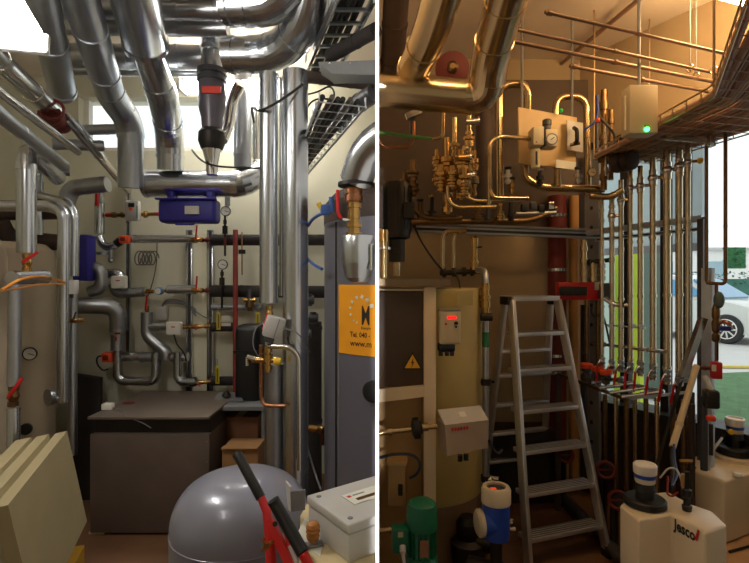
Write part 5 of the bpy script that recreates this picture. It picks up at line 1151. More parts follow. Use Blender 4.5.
part('left_block', B().box(P(536, 138, 2.86), (10.5*2.86/F, .1, 18*2.86/F), bev=.004), CREAM, t); part('right_block', B().box(P(549, 140, 2.88), (11.5*2.88/F, .09, 17*2.88/F), bev=.004), CREAM, t)
part('black_joint', B().box(P(542.6, 139, 2.87), (.008, .08, .10)), BLACK, t); part('adjusting_knob', B().lathe([(.022, 0), (.022, .03), (.026, .032), (.026, .06), (.02, .066)], P(547, 131, 2.88), up, 18), GREYD, t)
cc = P(552, 139, 2.80); G_ = part('dial', B().lathe([(.028, -.03), (.03, -.02), (.03, 0), (.024, .002)], cc, V((0, -1, 0)), 24), WHITE, t); part('dial_rim', B().ring(cc, V((0, 1, 0)), .030, .0035, 28, 8), GREYM, t); part('needle', B().bar(cc+V((-.008, -.004, -.006)), cc+V((.012, -.004, .010)), .004, .002, (0, -1, 0)), IRON, G_)
part('filter_bowl', B().lathe([(.020, 0), (.026, .006), (.026, .11)], P(535.5, 169, 2.85), up, 20), CREAM, t); part('sight_glass', B().box(P(536.5, 158, 2.80), (.01, .006, .075)), BLACK, t)
part('screw', B().ball(P(536.5, 142, 2.81), .005, n=8), BRONZE, t)
t = thing('valve_plate', 'grey-white metal plate with dark handle right on the panel board', 'panel', P(575, 152, 2.98))
part('plate', B().hexa([P(567, 120, 2.99), P(583, 123, 3.02), P(583, 152, 3.02), P(567.5, 149.5, 2.99)], (0, .012, 0)), GREYP, t); part('handle', B().tube([P(574, 128, 2.98), P(577, 130, 2.93), P(577, 142, 2.93), P(574, 144, 2.98)], .012, bend=.02, n=10), IRON, t); part('stop', B().cyl((570, 145, 2.97), (580, 143, 2.95), .01, 10), BRONZE, t)
# white control box with green light
t = thing('control_box', 'tan control box with bright green light hanging above the window pipes', 'box', P(639, 137, 2.35))
c = P(639, 112, 2.35); part('housing', B().box(c, (28*2.35/F, .09, 48*2.35/F), bev=.008), BEIGE, t)
part('led', B().lathe([(.011, 0), (.010, .008), (0, .012)], P(646.5, 129.5, 2.304), V((0, -1, 0)), 16), mat('led_green', (70, 255, 120), 0, .3, .01, emit=6), t, 'lit green light'); part('led_bezel', B().box(P(646.5, 128, 2.305), (.022, .004, .032), bev=.002), GREENC, t)
part('hinge', B().bar(P(625, 96, 2.3), P(625, 130, 2.3), .006, .006, (0, -1, 0)), CREAM, t); part('hanger', B().cyl((639, 90, 2.37), V((P(639, 0, 2.37).x, 2.37, ZC)), .008, 8), GREYM, t)
# dark valve drum under tray
c = P(624, 160, 2.85); t = thing('valve_drum', 'dark round valve drum below the tan control box', 'valve', c)
part('drum', B().lathe([(.05, -.06), (.065, -.05), (.065, .05), (.05, .06), (.03, .065)], c, V((.5, -1, 0)), 28), BROWNI, t); part('flange', B().lathe([(.07, .0), (.07, .015)], c, V((.5, -1, 0)), 28), IRON, t); part('pipe', B().cyl(P(600, 158, 2.95), P(618, 160, 2.88), .03, 16), BRONZE, t)
# clutter of small pipes between the panel and window
random.seed(21)
for i, (px, y0, y1, dd, r, m_) in enumerate([(604, 90, 190, 3.0, .018, BRONZE), (611, 110, 180, 2.95, .014, BRONZE), (597, 96, 150, 3.1, .012, GREYD), (606, 122, 176, 2.9, .008, CHROME)]):
    solo('drop_pipe', nutted(px, y0, y1, dd, r, [(.1, .16, 1.5), (.5, .55, 1.6), (.8, .88, 1.4)]), m_, ['thick bronze', 'medium bronze', 'dull grey', 'thin bright'][i]+' drop pipe between the panel board and the control box', 'pipe')
t = thing('cable_bundle', 'loose blue and dark cables right of the panel board', 'cable', P(600, 130, 2.95))
part('blue_cable', B().tube([P(597, 95, 2.95), P(598, 115, 2.95), P(594, 124, 2.93), P(584, 130, 2.95)], .006, bend=.1, n=8), BLUEP, t, 'blue cable'); part('dark_cable', B().tube([P(600, 118, 2.9), P(610, 128, 2.88), P(617, 138, 2.88), P(612, 150, 2.88)], .008, bend=.1, n=8), CABLE, t)
gauge(592.5, 172, 2.95, 4.5, 'small dial gauge at the foot of the right golden arch', face=CREAM, rim=BRASS)
solo('marker_ball', B().ball(P(598, 120, 2.9), .013), ORANGE, 'tiny orange knob among the cables right of the panel board', 'marker')
pipe('steel_pipe', 'steel pipe running right from the thick U pipe to the window pipes', 'pipe', [(590, 196, 2.98), (612, 197, 2.95), (622, 190, 2.93)], .02, STEELW, bend=.08, bands=(.3, .7), n=14, br=1.2)
# ================================================================ ladder
t = thing('step_ladder', 'aluminium step ladder standing open in the middle of the right room', 'ladder', V((.96, 3.0, 0)))
ALU = mat('ladder_aluminium', (222, 222, 224), .8, .32, .06, 14); ALUS = mat('ladder_step_grooved', (150, 146, 142), .8, .45, .1, 30)
FL, FR = V((.776, 2.56, 0)), V((1.252, 2.725, 0)); TL, TR_ = V((.803, 2.99, 1.385)), V((1.118, 3.10, 1.385))
RL, RRt = V((.72, 3.40, 0)), V((1.17, 3.53, 0)); TL2, TR2 = TL+V((-.02, .07, 0)), TR_+V((-.02, .07, 0))
fw_ = (TR_-TL).normalized(); bk = V((-fw_.y, fw_.x, 0))
for a, b_ in ((FL, TL), (FR, TR_)): part('front_stile', B().bar(a+V((0, 0, .02)), b_, .024, .055, bk, .004), ALU, t)
for a, b_ in ((RL, TL2), (RRt, TR2)): part('rear_leg', B().bar(a+V((0, 0, .02)), b_, .022, .045, bk, .004), ALU, t)
for a in (FL, FR, RL, RRt): part('rubber_foot', B().box(a+V((0, 0, .02)), (.032, .062, .04), math.atan2(fw_.y, fw_.x), .005), BLACK, t)
for z in (.150, .357, .562, .768, .985, 1.188):
    f = z/1.385; a, b_ = FL.lerp(TL, f), FR.lerp(TR_, f)
    st = part('step', B().bar(a+bk*.03, b_+bk*.03, .095, .024, (0, 0, 1), .003), ALU, t)
    gb = B()
    for j in range(5): o_ = bk*(-.008+j*.018); gb.bar(a+fw_*.012+o_+V((0, 0, .0125)), b_-fw_*.012+o_+V((0, 0, .0125)), .007, .003)
    part('tread_grooves', gb, ALUS, st)
for z in (.3, .5, .7, .9, 1.06):
    f = z/1.385; a, b_ = RL.lerp(TL2, f), RRt.lerp(TR2, f); part('rear_rung', B().bar(a, b_, .05, .022, (0, 0, 1), .003), ALU, t)
part('platform', B().bar(TL+bk*.05+V((0, 0, .012)), TR_+bk*.05+V((0, 0, .012)), .15, .03, (0, 0, 1), .004), ALU, t)
part('hinge_cap', B().box(TL+bk*.04+V((-.006, 0, .0)), (.045, .09, .05), math.atan2(fw_.y, fw_.x), .006), BLACK, t); part('hinge_cap', B().box(TR_+bk*.06+V((.006, 0, -.01)), (.03, .07, .04), math.atan2(fw_.y, fw_.x), .006), BLACK, t)
# ================================================================ glazed wall: pipes, valves, rack
def G(px, py, k=.95):    # a point just inside the glazing
    return P(px, py, DW(px)*k)
# red pipe, ochre post, perforated post in the corner
pipe('red_pipe', 'thick dark red vertical pipe in the corner behind the ladder', 'pipe', [(557, 196, 3.5), (557, 480, 3.5)], .062, REDDK, bands=(.07, .14, .26, .56, .62), bandm=CHROME, br=1.06, bw=.02, n=22)
pipe('ochre_post', 'ochre vertical post right of the dark red pipe', 'post', [(574, 196, 3.5), (574, 480, 3.5)], .032, mat('post_ochre', (176, 128, 70), 0, .6, .08, 4), bands=(.5,), br=1.02)
t = thing('perforated_post', 'grey perforated metal post in the corner of the glazed wall', 'post', G(593, 480, .97))
a, b_ = G(593, 150, .985), G(593, 480, .985); part('channel', B().bar(a, b_, .11, .03, WN), GREYM, t)
for i in range(16): q = a.lerp(b_, (i+1)/17)-WN*.016; part('slot', B().bar(q-V((0, 0, .012)), q+V((0, 0, .012)), .02, .004, WN), BLACK, t)
strut(G(588, 233, .93), G(703, 218.5, .93), 'upper mounting rail carrying the vertical pipes at the glazing', .035)
strut(G(596, 240, .93), G(700, 229, .93), 'lower mounting rail carrying the vertical pipes at the glazing', .02)
# main vertical pipes (px, top, bottom, radius)
names = ['first', 'second', 'third', 'fourth', 'fifth', 'sixth', 'seventh', 'eighth', 'ninth']
vp = [(602, 200, 372, .016), (612, 196, 374, .019), (621, 180, 372, .018), (630.5, 168, 374, .018), (640.5, 166, 376, .019), (653, 158, 380, .021), (667, 150, 384, .023), (679.5, 146, 386, .020), (688, 142, 372, .016)]
for i, (px, y0, y1, r) in enumerate(vp):
    k_ = .90
    pipe('vertical_pipe', names[i]+' vertical steel pipe from the corner along the glazing', 'pipe', [G(px, y0, k_), G(px, y1, k_)], r*.8, STEELP, bands=(.06, .12, .36, .62, .93), bw=.016, n=16, br=1.28, group='vertical pipes at the glazing', bandname='pipe_clamp')
    if px > 610:
        t = thing('ball_valve', 'chrome valve high on the '+names[i]+' vertical pipe at the glazing', 'valve', G(px, y0+22, k_))
        g = G(px, y0+20, k_); part('body', B().ball(g, r*1.35, 1, 1, .9).cyl(g-V((0, 0, r*1.8)), g+V((0, 0, r*1.8)), r*1.05, 12), CHROME, t); part('drain', B().cyl(g, g+V((.045, -.03, 0)), r*.5, 10), BRASS, t)
        if i == 8: part('yellow_knob', B().ball(g+V((.045, -.03, 0)), .016), YELLOW, t, 'yellow knob')
# lower valves with hanging red levers
for i, (px, y0, lx, y1) in enumerate([(602, 362, 597, 384), (612, 366, 606, 390), (621, 366, 614, 388), (630.5, 368, 625, 392), (640.5, 368, 634, 392), (653, 372, 646, 396), (667, 376, 659, 402), (679.5, 380, 671, 404)]):
    k_ = .885; a, b_ = G(px, y0-4, k_), G(px, y0+6, k_); r = .0145
    t = thing('lever_valve', 'valve with hanging red lever at the foot of the '+names[i]+' vertical pipe', 'valve', b_, 'red lever valves at the glazing')
    part('valve_body', B().lathe([(r*.8, 0), (r*1.3, .005), (r*1.3, .018), (r, .022), (r*1.4, .035), (r, .048), (r*1.3, .052), (r*1.3, .065), (r*.8, .07)], b_, V((0, 0, 1)), 14), GALVD, t)
    m_ = (a+b_)/2; j = G(px-5, y0+4, k_*.97)
    part('arm', B().tube([m_, G(px-2, y0-2, k_*.97), j], .006, bend=.02, n=8), CHROME, t)
    part('lever', B().bar(j, G(lx-.5, y1, k_*.97), .0125, .008, (0, -1, 0), .002), RED, t, 'red lever')
# rack frame
t = thing('pipe_rack', 'low steel frame carrying the pipe stubs below the red levers', 'rack', P(626, 560, 2.62))
c0, c1, c2 = P(558, 374, 3.28), P(626, 399, 2.78), P(690, 392, 2.56)
part('front_rail', B().bar(c0, c1, .018, .018), BRONZE, t); part('side_rail', B().bar(c1, c2, .014, .014), GALVD, t)
part('post', B().bar(V((c1.x, c1.y, 0)), c1, .018, .018), BROWNI, t); part('post', B().bar(V((c0.x, c0.y, 0)), c0, .03, .03), BROWNI, t); part('post', B().bar(V((c2.x, c2.y, 0)), c2, .03, .03), BROWNI, t)
pipe('rack_pipe', 'steel collector pipe lying on the back of the low frame', 'pipe', [P(582, 372, 3.2), P(664, 392, 2.72)], .011, GALVD, bands=(.2, .5, .8), n=12, br=1.3)
for i, (xa_, ya, da, xb, yb) in enumerate([(592, 383, 3.0, 624, 378), (600, 388, 2.92, 636, 383), (610, 393, 2.85, 650, 387), (622, 397, 2.8, 664, 391)]):
    pipe('pipe_stub', ['rearmost', 'second', 'third', 'frontmost'][i]+' horizontal pipe stub lying on the low frame', 'pipe', [P(xa_, ya, da), G(xb, yb, .87)], .0095, GALV, bands=(.06, .5, .92), n=12, br=1.35, bw=.02)
for i, (px, dd) in enumerate([(605, 2.95), (616, 2.9), (626.5, 2.75), (635, 2.84), (646, 2.78), (657, 2.72), (673, 2.66)]):
    a = P(px, 398-(i < 2)*4-(i > 4)*4, dd); pipe('leg_pipe', names[i]+' pipe from the left dropping below the low frame', 'pipe', [a, V((a.x, a.y, .02))], .013, [BRONZE, STEELW][i % 2], bands=(.04,), n=12, br=1.4, group='drop pipes below the low frame')
# orange capped valves near ladder
for i, (px, py, dd) in enumerate([(586.5, 366, 3.1), (598, 369.5, 3.0), (606, 372.5, 2.92)]):
    t = thing('circuit_valve', ['left', 'middle', 'right'][i]+' of the three orange-capped valves right of the ladder', 'valve', P(px, py+9, dd), 'orange-capped valves')
    k_ = dd/F; c = P(px, py, dd)
    part('cap', B().lathe([(5.5*k_, -2*k_), (6*k_, -1*k_), (6*k_, 2*k_), (5*k_, 3*k_)], c, V((0, 0, 1)), 20), ORANGE, t, 'orange cap'); part('body', B().lathe([(2.5*k_, -12*k_), (4*k_, -11*k_), (4*k_, -7*k_), (3*k_, -6*k_), (5*k_, -5*k_), (5*k_, -2*k_)], c, V((0, 0, 1)), 18), GREYD, t)
# red circulation pump group
t = thing('circulation_pump', 'red and black circulation pump box in the corner right of the ladder top', 'pump', P(580, 300, 3.2))
k_ = 3.15/F
part('housing', B().box(P(577, 291, 3.2), (40*k_, .1, 18*k_), -.15, .012), RED, t); part('front_panel', B().box(P(573, 291, 3.12), (26*k_, .03, 9*k_), -.15, .006), BLACK, t, 'black control strip'); part('display', B().box(P(597, 286, 3.13), (5*k_, .02, 8*k_), -.15, .002), GREYP, t); part('end_cap', B().box(P(605, 291, 3.12), (12*k_, .1, 16*k_), -.15, .012), GREYD, t)
for i, px in enumerate((584, 593, 602)):
    pipe('steel_pipe', ['left', 'middle', 'right'][i]+' of the short fitted pipes standing on the red pump', 'pipe', [P(px, 240 if i == 0 else 262, 3.15), P(px, 282, 3.15)], .017, STEELW, bands=(.2, .5, .8), n=12, br=1.35, bw=.03)
t = thing('manifold_bar', 'dark manifold bar above the red pump', 'manifold', P(593, 262, 3.15)); part('bar', B().cyl((585, 263, 3.17), (610, 260, 3.1), .014, 12), IRON, t); part('nut', B().cyl((588, 262.6, 3.16), (591, 262.3, 3.15), .022, 6), IRON, t)
for i, px in enumerate((589, 600)):
    pipe('steel_pipe', ['left', 'right'][i]+' dark pipe running down from the red pump to the orange valves', 'pipe', [P(px-2, 300, 3.2), P(px-2, 366, 3.2)], .014, BRONZE, bands=(.2, .8), n=12, br=1.4)
pipe('steel_pipe', 'bright pipe bending right from below the red pump', 'pipe', [P(604, 298, 3.05), P(614, 305, 3.02), P(632, 305, 2.95)], .014, CHROME, bend=.04, bands=(.4, .95), n=12, br=1.4)
pipe('signal_cable', 'black cable loop hanging under the red pump', 'cable', [P(594, 304, 3.1), P(590, 312, 3.1), P(596, 318, 3.1), P(602, 312, 3.1), P(606, 325, 3.1), P(610, 345, 3.1)], .006, CABLE, bend=.06, n=8)
pipe('insulated_pipe', 'black vertical pipe in the corner below the red pump', 'pipe', [P(584, 305, 3.36), P(584, 480, 3.36)], .022, RUBBER, bands=(.2,), n=14)
pipe('steel_pipe', 'horizontal thin pipe crossing the glazing at lower height', 'pipe', [G(592, 343, .93), G(665, 352, .88)], .010, CHROME, bands=(.2, .5, .8), n=10, br=1.6)
t = thing('dial_row', 'row of tiny blue-white dials between the vertical pipes', 'gauge', G(625, 328, .9))
for px in (610, 622, 634, 641): part('dial', B().lathe([(.012, 0), (.012, .01)], G(px, 326, .89), V((-.3, -1, 0)), 12), mat('dial_pale', (190, 205, 225), 0, .4), t)
part('tube', B().tube([G(606, 325, .9), G(645, 328, .9)], .005, n=8), CHROME, t)
# posts right of the pipes
t = thing('steel_post', 'light grey steel post beside the bright window', 'post', G(708, 480, .9)); a, b_ = G(708, 268, .9), G(708, 440, .9); a2 = V((a.x, a.y, zs+.07))
part('channel', B().bar(V((a.x, a.y, .02)), a, .05, .035, WN, .003), mat('post_grey_sky_lit', (176, 186, 200), 0, .5), t); part('foot', B().box((a.x, a.y, .01), (.1, .1, .02)), GREYM, t)  # blue of the sky light mixed into the grey of the post
t = thing('steel_post', 'thin dark post left of the light grey steel post', 'post', G(701, 480, .92)); a = G(701.5, 219, .92); part('channel', B().bar(V((a.x, a.y, .02)), a, .03, .03, WN), GREYD, t); part('foot', B().box((a.x, a.y, .01), (.07, .07, .02)), GREYD, t)
0 and pipe('insulated_pipe', 'dark vertical pipe between the sixth and seventh steel pipes', 'pipe', [G(660.5, 150, .95), G(660.5, 384, .95)], .016, GREYD, bands=(.3, .7), n=12)
# copper loop pipes with meter
pipe('copper_pipe', 'thin dark copper pipe loop against the bright window', 'pipe', [G(706.5, 140, .88), G(706.5, 283, .88), G(725.5, 284, .88), G(725.5, 132, .88)], .0085, BRONZE, bend=.02, bands=(.3, .47, .53, .7), n=12, br=1.5)
t = thing('drain_valve', 'bronze valve string with blue handle under the copper loop', 'valve', G(716, 366, .87))
kk = .87; L_ = lambda px, y0, y1, r, s: B().lathe(s, G(px, y1, kk), V((0, 0, 1)), 14)
def vt(px, y0, y1, r): return B().cyl(G(px, y1, kk), G(px, y0, kk), r, 12)
part('stem', vt(716.5, 284, 362, .008), BRONZE, t); part('meter_cap', B().ball(G(719, 300, kk), .03, .8, .8, 1.4), mat('meter_green_grey', (90, 104, 100), .2, .5), t)
g0 = G(716, 342, kk); g1 = G(716, 304, kk); LL = (g1-g0).length
part('valve_body', B().lathe([(.012, 0), (.018, .01), (.018, LL*.2), (.011, LL*.24), (.017, LL*.3), (.02, LL*.5), (.014, LL*.6), (.018, LL*.66), (.018, LL*.85), (.010, LL)], g0, V((0, 0, 1)), 14), BRONZE, t)
g = G(725, 328.5, kk*.98); part('blue_handle', B().box(g, (.05, .02, .024), -.5, .006), mat('handle_blue', (28, 44, 130), 0, .4), t, 'blue handle'); part('outlet', B().tube([G(716, 326, kk), G(722, 321, kk), G(729, 323, kk), G(731, 330, kk)], .010, bend=.02, n=10), COPPER, t)
part('thin_rod', vt(717, 342, 360, .007), IRON, t)
t = thing('red_device', 'small red box device under the bronze valve string', 'device', G(716, 378, .86)); part('box', B().box(G(716, 370, .86), (.045, .05, .08), -.4, .005), RED, t); part('label', B().box(G(714, 368, .845), (.018, .004, .03), -.4), WHITEP, t)
pipe('copper_pipe', 'short horizontal copper pipe from the red device to the posts', 'pipe', [G(712, 368, .86), G(698, 368, .87)], .009, COPPER, bands=(.5,), n=10, br=1.5)
t = thing('diagonal_conduit', 'beige plastic conduit slanting down from the post toward the tanks', 'conduit', P(672, 447, 2.2)); a, b_ = P(696.5, 366, 2.42), P(672.5, 447, 2.22)
part('tube', B().cyl(b_, a, .0145, 16), mat('conduit_beige', (206, 186, 150), 0, .5, .04), t); m_ = a.lerp(b_, .72); part('coupling', B().cyl(m_, m_+(b_-a).normalized()*.02, .017, 16), BEIGE, t)
part('cable', B().tube([b_, P(671, 456, 2.2), P(673, 470, 2.15), P(671, 484, 2.1)], .008, bend=.05, n=8), CABLE, t)
pipe('signal_cable', 'blue cable hanging from the slanting conduit to the front tank', 'cable', [P(674, 444, 2.2), P(674, 460, 2.17), P(678, 474, 2.12), P(672, 486, 2.05)], .005, mat('cable_blue', (60, 80, 120), 0, .5), bend=.05, n=8)
t = thing('steel_brace', 'galvanised strut slanting up to the light grey steel post', 'strut', P(686, 376, 2.5)); part('channel', B().bar(P(682, 378, 2.5), P(703, 318, 2.5), .035, .03), GALV, t); part('foot_plate', B().box(P(682, 380, 2.5), (.05, .04, .02)), GALVD, t)
t = thing('steel_brace', 'dark rod slanting parallel behind the beige conduit', 'strut', P(655, 480, 2.4)); part('rod', B().cyl(P(652, 482, 2.4), P(692, 344, 2.52), .008, 10), IRON, t); part('eye', B().ring(P(692, 343, 2.52), V((1, 0, 0)), .012, .004, 14, 6), IRON, t)
c = P(711, 402, 2.28); t = thing('dosing_valve', 'black device with orange-red ring hanging beside the post', 'valve', P(711, 424, 2.28))
part('housing', B().box(c+V((0, 0, .015)), (.062, .06, .085), -.3, .014, 3), BLACK, t); part('ring', B().lathe([(.018, 0), (.02, .004), (.02, .018), (.016, .022)], P(711, 420.5, 2.25), V((0, 0, 1)), 18), mat('ring_orange_red', (238, 70, 30), 0, .4), t, 'orange-red ring'); part('pipe', B().tube([c+V((0, 0, .05)), P(709, 384, 2.3), P(704, 376, 2.32)], .012, bend=.03, n=10), GREYP, t); part('lower_tube', B().cyl(P(711, 424, 2.27), P(711, 455, 2.27), .009, 12), IRON, t)
pipe('grey_pipe', 'dark vertical tube below the black device', 'pipe', [P(704, 396, 2.36), P(704, 470, 2.36)], .016, GREYD, bands=(.1, .6), n=12)
pipe('grey_hose', 'pale thin hose from the black device to the rear tank pump', 'hose', [P(722, 438, 2.45), P(716, 446, 2.4), P(712, 452, 2.4), P(709, 470, 2.36)], .006, GREYP, bend=.05, n=8)
for i, (px, y0, y1, dd) in enumerate([(684, 400, 476, 2.45), (692, 404, 472, 2.42)]):
    pipe('leg_pipe', ['left', 'right'][i]+' brownish pipe dropping behind the front white tank', 'pipe', [P(px, y0, dd), P(px, y1+90, dd)], .014, [BRONZE, BROWNI][i], bands=(.1, .4), n=12, br=1.3)
t = thing('suction_valve', 'dark dosing lance with brass tee standing on the front white tank', 'valve', P(688, 520, 1.93))
part('lance', B().lathe([(.016, 0), (.018, .02), (.012, .024), (.012, .05), (.016, .055), (.016, .08), (.008, .085), (.008, .15)], V((P(687, 0, 1.92).x, 1.92, .6205)), V((0, 0, 1)), 14), BLACK, t); part('tee', B().cyl(P(680, 461, 1.95), P(692, 461, 1.95), .007, 10), BRASS, t); part('yellow_sleeve', B().cyl(P(683, 474, 1.95), P(683, 486, 1.95), .008, 12), mat('sleeve_tan', (196, 148, 84), 0, .5), t)
pipe('signal_cable', 'thin red-tipped cable lying on the front white tank', 'cable', [P(668, 476, 2.0), P(667, 494, 1.97), P(672, 497, 1.95), P(678, 492, 1.95)], .004, mat('cable_red', (150, 40, 34), 0, .5), bend=.03, n=8)
pipe('signal_cable', 'pale cable arching above the front white tank', 'cable', [P(660, 478, 2.0), P(668, 468, 2.0), P(676, 468, 2.0), P(682, 480, 1.97), P(684, 496, 1.95)], .004, GREYP, bend=.05, n=8)
# floor clutter in the dark under the rack
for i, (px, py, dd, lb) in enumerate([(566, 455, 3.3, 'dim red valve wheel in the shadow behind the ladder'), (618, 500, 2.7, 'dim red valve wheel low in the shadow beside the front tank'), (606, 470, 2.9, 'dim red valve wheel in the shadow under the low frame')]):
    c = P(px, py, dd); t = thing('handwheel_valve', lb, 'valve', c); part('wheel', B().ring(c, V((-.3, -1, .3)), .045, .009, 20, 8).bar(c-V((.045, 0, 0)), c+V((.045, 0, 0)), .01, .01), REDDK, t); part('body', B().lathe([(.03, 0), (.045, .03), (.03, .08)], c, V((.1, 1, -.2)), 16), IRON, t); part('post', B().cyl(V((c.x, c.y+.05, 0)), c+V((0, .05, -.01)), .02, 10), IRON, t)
for i, (xa_, ya, xb, yb) in enumerate([(570, 470, 628, 545)]):
    pipe('floor_pipe', 'pipe lying on the floor from the ladder toward the front tank', 'pipe', [V((1.25, 3.35, .05)), V((1.30, 2.1, .05))], .035, GREYD, bands=(.2, .5, .8), n=14)
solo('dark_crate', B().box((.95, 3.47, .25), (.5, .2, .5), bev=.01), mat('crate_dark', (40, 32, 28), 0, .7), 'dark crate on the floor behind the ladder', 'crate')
# ================================================================ dosing tanks
TNK = mat('tank_white_plastic', (226, 208, 178), 0, .38, .03, 3, spec=.4)
ztk = .62; HX = .88*F
def TZ(px, py, z): d_ = (EYE-z)*F/(py-CY); q = P(px, py, d_); return (q.x, q.y)
pl = [TZ(619.5, 504.5, ztk), TZ(638.5, 520, ztk), TZ(672, 513.5, ztk), TZ(705.5, 532.5, ztk), TZ(727.5, 524.5, ztk), TZ(713, 511, ztk), TZ(690, 503, ztk), TZ(668, 491, ztk), TZ(632, 494, ztk)]
t = thing('dosing_tank', 'white plastic dosing tank with black and red lettering in the front', 'tank', V((1.1, 1.9, 0)))
part('body', B().prism(pl, .0, ztk, .012, 3), TNK, t)
c = V((*TZ(645, 486, ztk+.012), ztk)); 
c = V((P(645, 0, 1.97).x, 1.97, ztk))
part('screw_cap', B().lathe([(.070, 0), (.077, .004), (.077, .024), (.070, .030), (.03, .032), (.034, .032), (.033, .06)], c, V((0, 0, 1)), 36), BLACK, t, 'black screw cap')
N_, C_ = V((*pl[2], 0)), V((*pl[3], 0)); ux = (C_-N_).normalized(); nn = V((ux.y, -ux.x, 0))
if nn.x > 0: nn = -nn
nn2 = nn
LK = mat('lettering_black', (18, 16, 18), 0, .5)
o_ = N_+nn*.0015+V((0, 0, ztk-.052)); LW_ = (C_-N_).length
writing('Jesco', .056, lambda x, y: o_+ux*(.012+x)+V((0, 0, y)), LK, t, sx=.80, bold=.035)
b = B(); w0 = o_+ux*.104+nn*.0006+V((0, 0, .002)); b.bar(w0+V((0, 0, .016)), w0+ux*.006+V((0, 0, .004)), .004, .002, nn); b.bar(w0+ux*.006+V((0, 0, .004)), w0+ux*.017+V((0, 0, .046)), .009, .002, nn); part('red_mark', b, mat('mark_red', (200, 24, 24), 0, .4), t)
def dpump(c, s, label):
    up = V((0, 0, 1)); t = thing('dosing_pump', label, 'pump', c)
    part('neck', B().lathe([(.040*s, 0), (.036*s, .01*s), (.034*s, .03*s)], c, up, 24), BLACK, t)
    part('body', B().lathe([(.036*s, .03*s), (.038*s, .034*s), (.038*s, .052*s)], c, up, 24), mat('pump_cream', (220, 206, 178), 0, .4), t)
    part('blue_band', B().lathe([(.0395*s, .050*s), (.0395*s, .064*s)], c, up, 24), BLUEP, t, 'blue band')
    part('cap', B().lathe([(.038*s, .064*s), (.043*s, .068*s), (.044*s, .1*s), (.04*s, .104*s), (.034*s, .104*s), (.032*s, .098*s), (0, .098*s)], c, up, 28), mat('pump_white', (232, 226, 214), 0, .35), t)
    return t
dpump(c+V((0, 0, .0605)), .98, 'cream dosing pump with blue band on the front white tank')
z2 = .555
p2 = [V((1.585, 2.485)), V((1.646, 2.37)), V((1.95, 2.515)), V((1.86, 2.74)), V((1.66, 2.70))]
t = thing('dosing_tank', 'white plastic tank at the right edge behind the front tank', 'tank', V((1.75, 2.55, .25)))
part('body', B().prism([(p.x, p.y) for p in p2], .252, z2, .014, 3), TNK, t)
c2 = V((P(735, 0, 2.66).x, 2.66, z2)); 
part('raised_neck', B().lathe([(.095, -.01), (.095, .02), (.085, .03)], c2, V((0, 0, 1)), 36), TNK, t)
part('screw_cap', B().lathe([(.084, .030), (.090, .034), (.090, .062), (.084, .070), (.05, .074), (.05, .068), (.033, .068), (.032, .11)], c2, V((0, 0, 1)), 40), BLACK, t, 'black screw cap')
kb = P(738, 467, 2.42); kb.z = z2; part('plug', B().lathe([(.022, 0), (.024, .008), (.018, .018), (0, .02)], kb, V((0, 0, 1)), 20), WHITE, t)
pp = dpump(c2+V((-.0, 0, .1105)), 1.05, 'cream and blue dosing pump on the tank at the right edge')
for o_x in (pp,):
    cc = c2+V((-.036, -.02, .155)); part('side_knob', B().lathe([(.012, 0), (.014, .02), (0, .022)], cc, V((-.6, -1, 0)), 14), YELLOW, pp)
t = thing('plinth', 'pale board plinth under the right-edge tank', 'plinth', V((1.75, 2.4, 0)))
pq = [(1.46, 2.56), (1.58, 2.16), (2.12, 2.30), (1.86, 2.86)]
pq = [(1.50, 2.52), (1.56, 2.16), (2.10, 2.30), (1.84, 2.80)]
part('board', B().prism(pq, .215, .25, .003, 2), mat('board_tan', (190, 150, 112), 0, .6, .08, 5), t); part('base', B().prism([(1.54, 2.50), (1.6, 2.2), (2.04, 2.32), (1.82, 2.74)], 0, .215), mat('base_brown', (96, 70, 50), 0, .7), t)
pipe('signal_cable', 'black cable lying at the foot of the right-edge tank', 'cable', [V((1.62, 2.30, .257)), V((1.78, 2.36, .257)), V((1.98, 2.46, .257))], .006, CABLE, bend=.1, n=8)
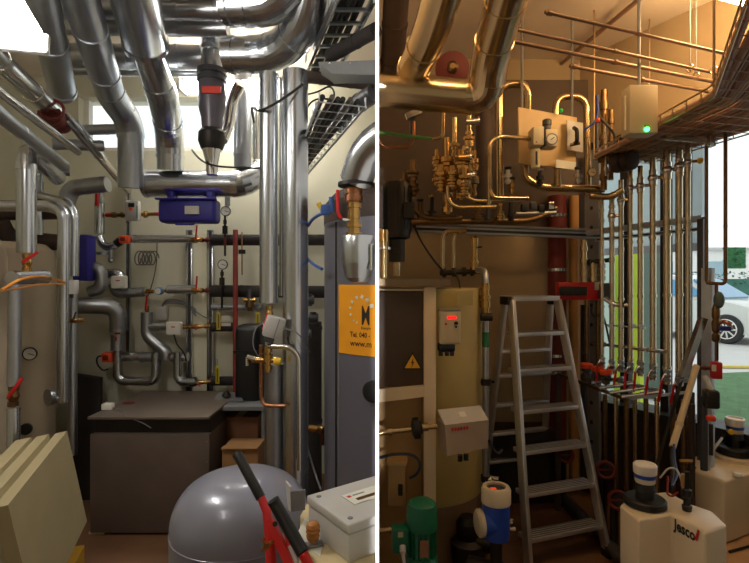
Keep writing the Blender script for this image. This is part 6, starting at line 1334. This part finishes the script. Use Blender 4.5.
# ================================================================ light and camera
def lamp_mat(name, col, e):
    m = bpy.data.materials.new(name); m.use_nodes = True; b = m.node_tree.nodes['Principled BSDF']
    b.inputs['Base Color'].default_value = (.8, .8, .8, 1)
    b.inputs['Emission Color'].default_value = (*[lin(x) for x in col], 1); b.inputs['Emission Strength'].default_value = e
    return m
def lamp(name_label, a, b_, w, h, col, e, hang=True):
    a, b_ = V(a), V(b_); t = thing('ceiling_light', name_label, 'lamp', (a+b_)/2)
    up = V((0, 0, 1)); dv = (b_-a).normalized()
    part('housing', B().bar(a+up*h*.7, b_+up*h*.7, w*.5, h*.4, bev=.01), GREYP, t)
    part('diffuser', B().bar(a, b_, w, h, bev=h*.4), lamp_mat('lamp_glow', col, e), t)
    for p, s in ((a, -1), (b_, 1)): part('end_cap', B().bar(p+dv*s*.0, p+dv*s*.03, w*1.06, h*1.1, bev=.01), GREYP, t)
    if hang:
        for f in (.2, .8):
            p = a+(b_-a)*f+up*h
            part('hanger_rod', B().cyl(p, V((p.x, p.y, ZC)), .006, 8), GREYM, t)
    return t
LW, LR = (255, 251, 242), (255, 212, 152)
lamp('glaring fluorescent ceiling lamp at top left of the left room', P(-45, -60, 1.5), P(22, 40, 1.95), .17, .08, LW, 56)
lamp('fluorescent lamp behind the pipes by the high window', (-1.35, 3.5, 2.86), (-.55, 3.5, 2.86), .14, .07, LW, 36)
lamp('warm ceiling lamp at top right corner of the right room', (1.50, 2.22, 2.87), (2.02, 2.41, 2.87), .22, .09, LR, 42)
lamp('warm ceiling lamp overhead in the right room', (.22, 1.72, 3.0), (1.42, 1.72, 3.0), .14, .07, LR, 13)
lamp('ceiling lamp overhead in the left room', (-1.2, -.4, 3.0), (-1.2, .6, 3.0), .2, .08, LW, 13)
# unseen narrow area light added to whiten the end of the partition
def strip():
    l = bpy.data.lights.new('partition_fill_light', 'AREA'); l.shape = 'RECTANGLE'; l.size = .012; l.size_y = 1.9; l.spread = math.radians(2)
    l.energy = .2; o = bpy.data.objects.new('partition_fill_light', l); COL.objects.link(o)
    o.location = (0, -.06, EYE); o.rotation_euler = (math.radians(90), 0, 0)
strip()
w = bpy.data.worlds.new('World'); scene.world = w; w.use_nodes = True
bg = w.node_tree.nodes['Background']; bg.inputs['Color'].default_value = (.93, .97, 1, 1); bg.inputs['Strength'].default_value = 1.4
cam = bpy.data.cameras.new('Camera'); co = bpy.data.objects.new('Camera', cam); COL.objects.link(co)
co.location = (0, 0, EYE); co.rotation_euler = (math.radians(90), 0, 0)
cam.sensor_fit = 'HORIZONTAL'; cam.sensor_width = 36; cam.lens = 36*F/749; cam.shift_x = -(CX-374.5)/749; cam.clip_start = .02
scene.camera = co
vs = scene.view_settings; vs.view_transform = 'Standard'; vs.look = 'None'; vs.gamma = 1; vs.exposure = 0; vs.use_curve_mapping = False
